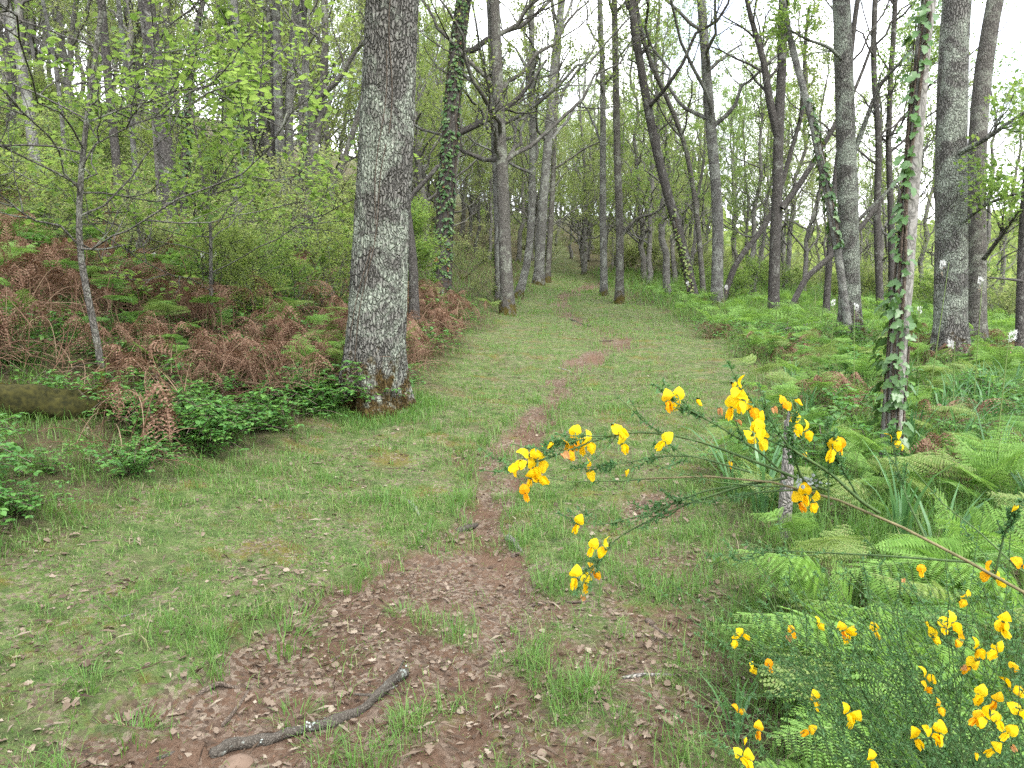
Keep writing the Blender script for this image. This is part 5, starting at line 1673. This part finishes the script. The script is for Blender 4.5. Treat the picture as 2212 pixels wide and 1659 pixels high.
def broom():
    rng = np.random.default_rng(44)
    base = np.array([1.42, 1.05, 0.0]); base[2] = gz(base[0], base[1])
    root = thing('broom_bush', 'flowering broom bush reaching in from the right, yellow blossoms on thin green stems', 'shrub', tuple(base))
    # seen branches: (X, Y, distance) root end first, thickness in mm at root and tip, wood?
    BR = []
    start = [tuple(base), (1.25, .95, .55), (.86, .84, 1.08)]
    BR.append(([(2420, 1400, .8), (2212, 1278, .82), (2050, 1190, .83), (1900, 1105, .85), (1780, 1056, .86), (1700, 1030, .87), (1600, 1018, .88), (1480, 1016, .9), (1395, 1034, .92)], 9, 2.2, 1, start))
    BR.append(([(1790, 1060, .86), (1640, 1000, .86), (1500, 948, .87), (1380, 930, .88), (1300, 945, .88), (1200, 985, .88), (1105, 1012, .88)], 3.0, 1.2, 0, None))
    BR.append(([(1300, 945, .88), (1250, 950, .88), (1190, 962, .88)], 1.6, 1.0, 0, None))
    BR.append(([(1700, 1032, .87), (1600, 1050, .9), (1491, 1086, .92), (1390, 1130, .93), (1327, 1165, .94), (1285, 1220, .94), (1258, 1262, .94)], 2.6, 1.0, 0, None))
    BR.append(([(1650, 1040, .88), (1520, 1060, .9), (1400, 1110, .92), (1300, 1135, .93), (1255, 1128, .93)], 2.2, 1.0, 0, None))
    BR.append(([(1900, 1108, .85), (1864, 1086, .84), (1790, 1018, .83), (1705, 968, .82), (1673, 921, .81), (1629, 874, .8), (1602, 838, .8)], 3.4, 1.4, 0, None))
    BR.append(([(1745, 1048, .86), (1731, 1030, .85), (1711, 980, .83), (1701, 934, .82), (1716, 905, .82)], 2.4, 1.2, 0, None))
    BR.append(([(1700, 1030, .87), (1640, 975, .86), (1560, 925, .85), (1480, 880, .84), (1445, 862, .84)], 2.2, 1.0, 0, None))
    BR.append(([(1620, 1020, .88), (1500, 985, .88), (1420, 985, .89), (1355, 1000, .9), (1265, 1010, .9)], 2.0, 1.0, 0, None))
    BR.append(([(1860, 1085, .85), (1830, 1030, .84), (1805, 985, .83), (1800, 955, .83)], 2.2, 1.0, 0, None))
    BR.append(([(2000, 1165, .84), (1960, 1080, .85), (1935, 1000, .86), (1930, 945, .87)], 2.2, 1.0, 0, None))
    BR.append(([(1790, 1100, .84), (1789, 1000, .84), (1787, 925, .84)], 1.8, 1.0, 0, None))
    BR.append(([(2150, 1240, .83), (2170, 1150, .82), (2200, 1095, .8)], 2.2, 1.0, 0, None))
    BR.append(([(1780, 1056, .86), (1650, 1062, .88), (1520, 1085, .9), (1430, 1090, .92)], 2.0, .9, 0, None))
    BR.append(([(2100, 1215, .83), (1900, 1200, .9), (1700, 1190, 1.0), (1560, 1200, 1.05)], 2.4, .9, 0, None))
    # lower bush fanning up and left
    lows = [((1600, 1378), 1.15), ((1580, 1395), 1.2), ((1710, 1368), 1.15), ((1770, 1345), 1.1), ((1830, 1362), 1.1), ((1890, 1362), 1.1), ((2050, 1348), 1.0), ((2170, 1345), .95), ((2000, 1340), 1.0),
            ((1620, 1440), 1.15), ((1660, 1445), 1.1), ((1595, 1535), 1.1), ((1640, 1578), 1.05), ((1600, 1640), 1.0), ((1760, 1512), 1.05), ((1835, 1545), 1.0), ((1880, 1640), .98), ((2010, 1588), .92),
            ((2110, 1410), .95), ((2180, 1490), .9), ((2150, 1560), .88), ((2185, 1600), .88), ((2025, 1525), .95), ((1990, 1470), 1.0), ((1950, 1420), 1.05), ((1900, 1300), 1.15), ((2090, 1300), 1.1), ((1740, 1430), 1.2)]
    for (X, Y), d in lows:
        sx, sy = 2080 + rng.uniform(-90, 260), 1760 + rng.uniform(-40, 160)
        mx, my = .5 * (X + sx) + rng.normal() * 30, .5 * (Y + sy) - rng.uniform(10, 70)
        dn = d + rng.uniform(.0, .2)
        BR.append(([(sx, sy, dn), (.6 * sx + .4 * mx, .6 * sy + .4 * my, dn), (mx, my, .5 * (d + dn)), (.45 * mx + .55 * X, .45 * my + .55 * Y, d), (X, Y, d)], 3.2, 1.0, 0, 'low'))
    for _ in range(46):      # leafy shoots without flowers filling the lower bush
        X = rng.uniform(1640, 2330); Y = rng.uniform(1330, 1700) - (X - 1640) * .05; d = rng.uniform(.95, 1.35)
        sx, sy = X + rng.uniform(60, 330), Y + rng.uniform(180, 420)
        BR.append(([(sx, sy, d + .1), (.5 * (X + sx) + rng.normal() * 20, .5 * (Y + sy) - 30, d + .05), (X, Y, d)], 2.2, .8, 0, 'low'))
    LGc, LGa, LGn, LGl = [], [], [], []
    ALLP = []
    tips = []
    for pts, r0, r1, wood, st in BR:
        W = [at(*q) for q in pts]
        if isinstance(st, list):
            W = [np.array(q) for q in st] + W
        elif st == 'low':
            p0 = W[0]; W = [np.array([base[0] - .25 + rng.normal() * .1, base[1] + .1 + rng.normal() * .1, base[2]])] + W
        P = smooth_path(np.array(W), 26) - base
        ALLP.append(P)
        R = np.linspace(r0, r1, 26) * MM * (.5 if wood else .68)
        g = Geo(); g.add(tubes(P[None], R[None], 8 if wood else 5), 0)
        # side twigs
        nt = 6 if wood else 9
        P2, R2 = sub_branches(rng, P[None], R[None], nt, .2, (.3, .7), 7, .8, .05, .1, .35, .0007)
        g.add(tubes(P2, np.clip(R2, .0006, .0011), 4), 1)
        obj('branch', g.mesh('branch', [M['broom_wood'] if wood else M['broom_stem'], M['broom_stem']]), root)
        for Q, n in ((P[None, 8:], (34 if st == 'low' else 12) if not wood else 6), (P2, 16 if st == 'low' else 9)):
            N = len(Q)
            f = rng.uniform(0, Q.shape[1] - 1.01, (N, n)); i = f.astype(int); fr = (f - i)[..., None]; ar = np.arange(N)[:, None]
            c = (Q[ar, i] * (1 - fr) + Q[ar, i + 1] * fr).reshape(-1, 3)
            t = norm(Q[ar, i + 1] - Q[ar, i]).reshape(-1, 3)
            for q in range(3):
                LGc.append(c); LGa.append(norm(t * .6 + rdir(rng, len(c)))); LGn.append(rdir(rng, len(c))); LGl.append(rng.uniform(.004, .009, len(c)))
    lg = Geo(); L = np.concatenate(LGl)
    lg.add(leaves(np.concatenate(LGc), np.concatenate(LGa), np.concatenate(LGn), L, L * .38, LEAF4))
    obj('leaves', lg.mesh('leaves', M['broom_leaf'], False), root)
    # blossoms: (X, Y, kind) kind y yellow, o orange, w withered, b bud
    up = .88
    F1 = [(1142, 985, 'y'), (1120, 1012, 'y'), (1145, 1030, 'y'), (1163, 1040, 'y'), (1135, 1066, 'o'), (1166, 992, 'y'), (1124, 997, 'b'), (1150, 1010, 'y'), (1110, 1016, 'b'),
          (1240, 942, 'y'), (1257, 965, 'y'), (1268, 955, 'y'), (1236, 972, 'o'), (1212, 978, 'w'), (1194, 954, 'b'), (1222, 975, 'o'), (1338, 936, 'y'), (1342, 958, 'y'), (1325, 915, 'b'),
          (1267, 1015, 'y'), (1355, 1012, 'b'), (1437, 955, 'y'), (1440, 866, 'o'), (1460, 862, 'y'), (1505, 863, 'b'), (1602, 838, 'y'), (1580, 880, 'y'), (1617, 885, 'o'), (1606, 862, 'y'),
          (1552, 880, 'w'), (1585, 825, 'b'), (1590, 905, 'w'), (1635, 928, 'y'), (1655, 945, 'y'), (1640, 912, 'y'), (1625, 940, 'y'), (1690, 873, 'o'), (1718, 860, 'b'), (1668, 880, 'w'), (1715, 915, 'y'), (1738, 930, 'y'),
          (1735, 973, 'b'), (1803, 972, 'y'), (1815, 966, 'o'), (1925, 957, 'y'), (1942, 930, 'b'), (1578, 995, 'b'), (1740, 1068, 'y'), (1755, 1082, 'y'), (1727, 1082, 'o'),
          (1250, 1131, 'y'), (1281, 1184, 'y'), (1312, 1184, 'y'), (1240, 1245, 'y'), (1266, 1258, 'y'), (1279, 1235, 'o'), (1258, 1285, 'w'), (2198, 1090, 'b'), (2206, 1222, 'o'), (2150, 1250, 'y'), (2140, 1235, 'o')]
    F2 = [(1585, 1380, 'y', 1.18), (1603, 1370, 'y', 1.15), (1620, 1442, 'y', 1.15), (1662, 1440, 'o', 1.12), (1710, 1366, 'o', 1.15), (1765, 1347, 'y', 1.1), (1820, 1360, 'o', 1.1), (1834, 1370, 'y', 1.1),
          (1890, 1362, 'y', 1.12), (2000, 1340, 'b', 1.0), (2040, 1354, 'y', .98), (2056, 1345, 'y', .98), (2170, 1362, 'y', .9), (2168, 1340, 'y', .9), (2015, 1375, 'y', 1.0), (2080, 1382, 'o', .98), (2107, 1400, 'y', .95),
          (2145, 1402, 'y', .92), (2112, 1425, 'y', .95), (2076, 1440, 'w', .97), (2098, 1440, 'o', .97), (2112, 1500, 'y', .93), (2182, 1488, 'y', .88), (2150, 1512, 'o', .9), (1593, 1535, 'o', 1.1), (1640, 1577, 'o', 1.05),
          (1610, 1592, 'b', 1.03), (1598, 1634, 'y', .98), (1622, 1642, 'y', .98), (1828, 1540, 'y', 1.0), (1846, 1552, 'y', 1.0), (1760, 1512, 'y', 1.08), (1882, 1640, 'y', .95), (1976, 1592, 'y', .92), (2010, 1586, 'y', .9),
          (2032, 1583, 'y', .9), (2108, 1552, 'o', .88), (2133, 1550, 'y', .87), (2152, 1558, 'y', .87), (2180, 1585, 'y', .86), (2184, 1612, 'w', .86), (2150, 1618, 'y', .87), (2110, 1625, 'b', .9), (2025, 1527, 'o', .95),
          (1998, 1460, 'y', 1.0), (1996, 1485, 'o', 1.0), (2188, 1445, 'o', .88), (2200, 1540, 'y', .86), (1750, 1582, 'o', 1.05), (1700, 1372, 'w', 1.15), (1655, 1430, 'w', 1.15), (1990, 1235, 'o', 1.1), (2080, 1290, 'o', 1.05), (1950, 1250, 'w', 1.1)]
    allf = []
    for X, Y, k in F1:
        d = up
        best = 1e9
        for pts, *_ in BR[:15]:
            for q in pts:
                e = math.hypot(q[0] - X, q[1] - Y)
                if e < best:
                    best, d = e, q[2]
        allf.append((X, Y, k, d + rng.normal() * .012))
    allf += F2
    AP = np.concatenate(ALLP)
    for X, Y, k, d in allf:
        p = at(X, Y, d) - base
        mat = {'y': 'petal', 'o': 'petal_orange', 'w': 'petal_wither', 'b': 'petal'}[k]
        yaw = rng.normal() * .9 + (0.25 if X < 1500 else -.1)
        rot = Euler((rng.normal() * .35 - .15, rng.normal() * .35, yaw))
        sc = {'y': .9, 'o': .82, 'w': .66, 'b': .85}[k] * rng.uniform(.88, 1.12)
        f = obj('flower', CAL, root, tuple(p), rot, sc)
        dq = np.linalg.norm(AP - p, axis=1); q = AP[dq.argmin()]
        if .004 < dq.min() < .09:      # a short stalk back to the shoot it grows on
            mi = rot.to_matrix().transposed(); lq = np.array(mi @ Vector((q - p) * (1 / sc)))
            st_ = np.linspace(0, 1, 6)[:, None]; sp_ = lq * st_ + np.array([0, .006, .004]) * (1 - st_) + np.array(mi @ Vector((0, 0, .006))) * np.sin(st_ * np.pi)
            gp = Geo(); gp.add(tubes(sp_[None], np.full((1, 6), .0007), 4)); obj('pedicel', gp.mesh('pedicel', M['broom_stem']), f)
        S_ = FL[mat]
        if k == 'b':
            obj('bud_petal', S_['bud'], f)
        elif k == 'w':
            obj('bud_petal', S_['bud'], f); obj('wing_petal', S_['w1'], f)
        else:
            obj('banner_petal', S_['banner'], f); obj('wing_petal', S_['w1'], f); obj('wing_petal', S_['w2'], f); obj('keel_petal', S_['keel'], f)
    # lichen on the main branch
    c = at(1750, 1040, .855) - base
    n = 26
    LG_ = Geo(); LG_.add(leaves(c + rng.normal(size=(n, 3)) * np.array([.009, .004, .004]), rdir(rng, n), rdir(rng, n), rng.uniform(.004, .009, n), rng.uniform(.003, .007, n), OVAL))
    obj('lichen', LG_.mesh('lichen', M['lichen_white'], False), root, kind='stuff')


broom()
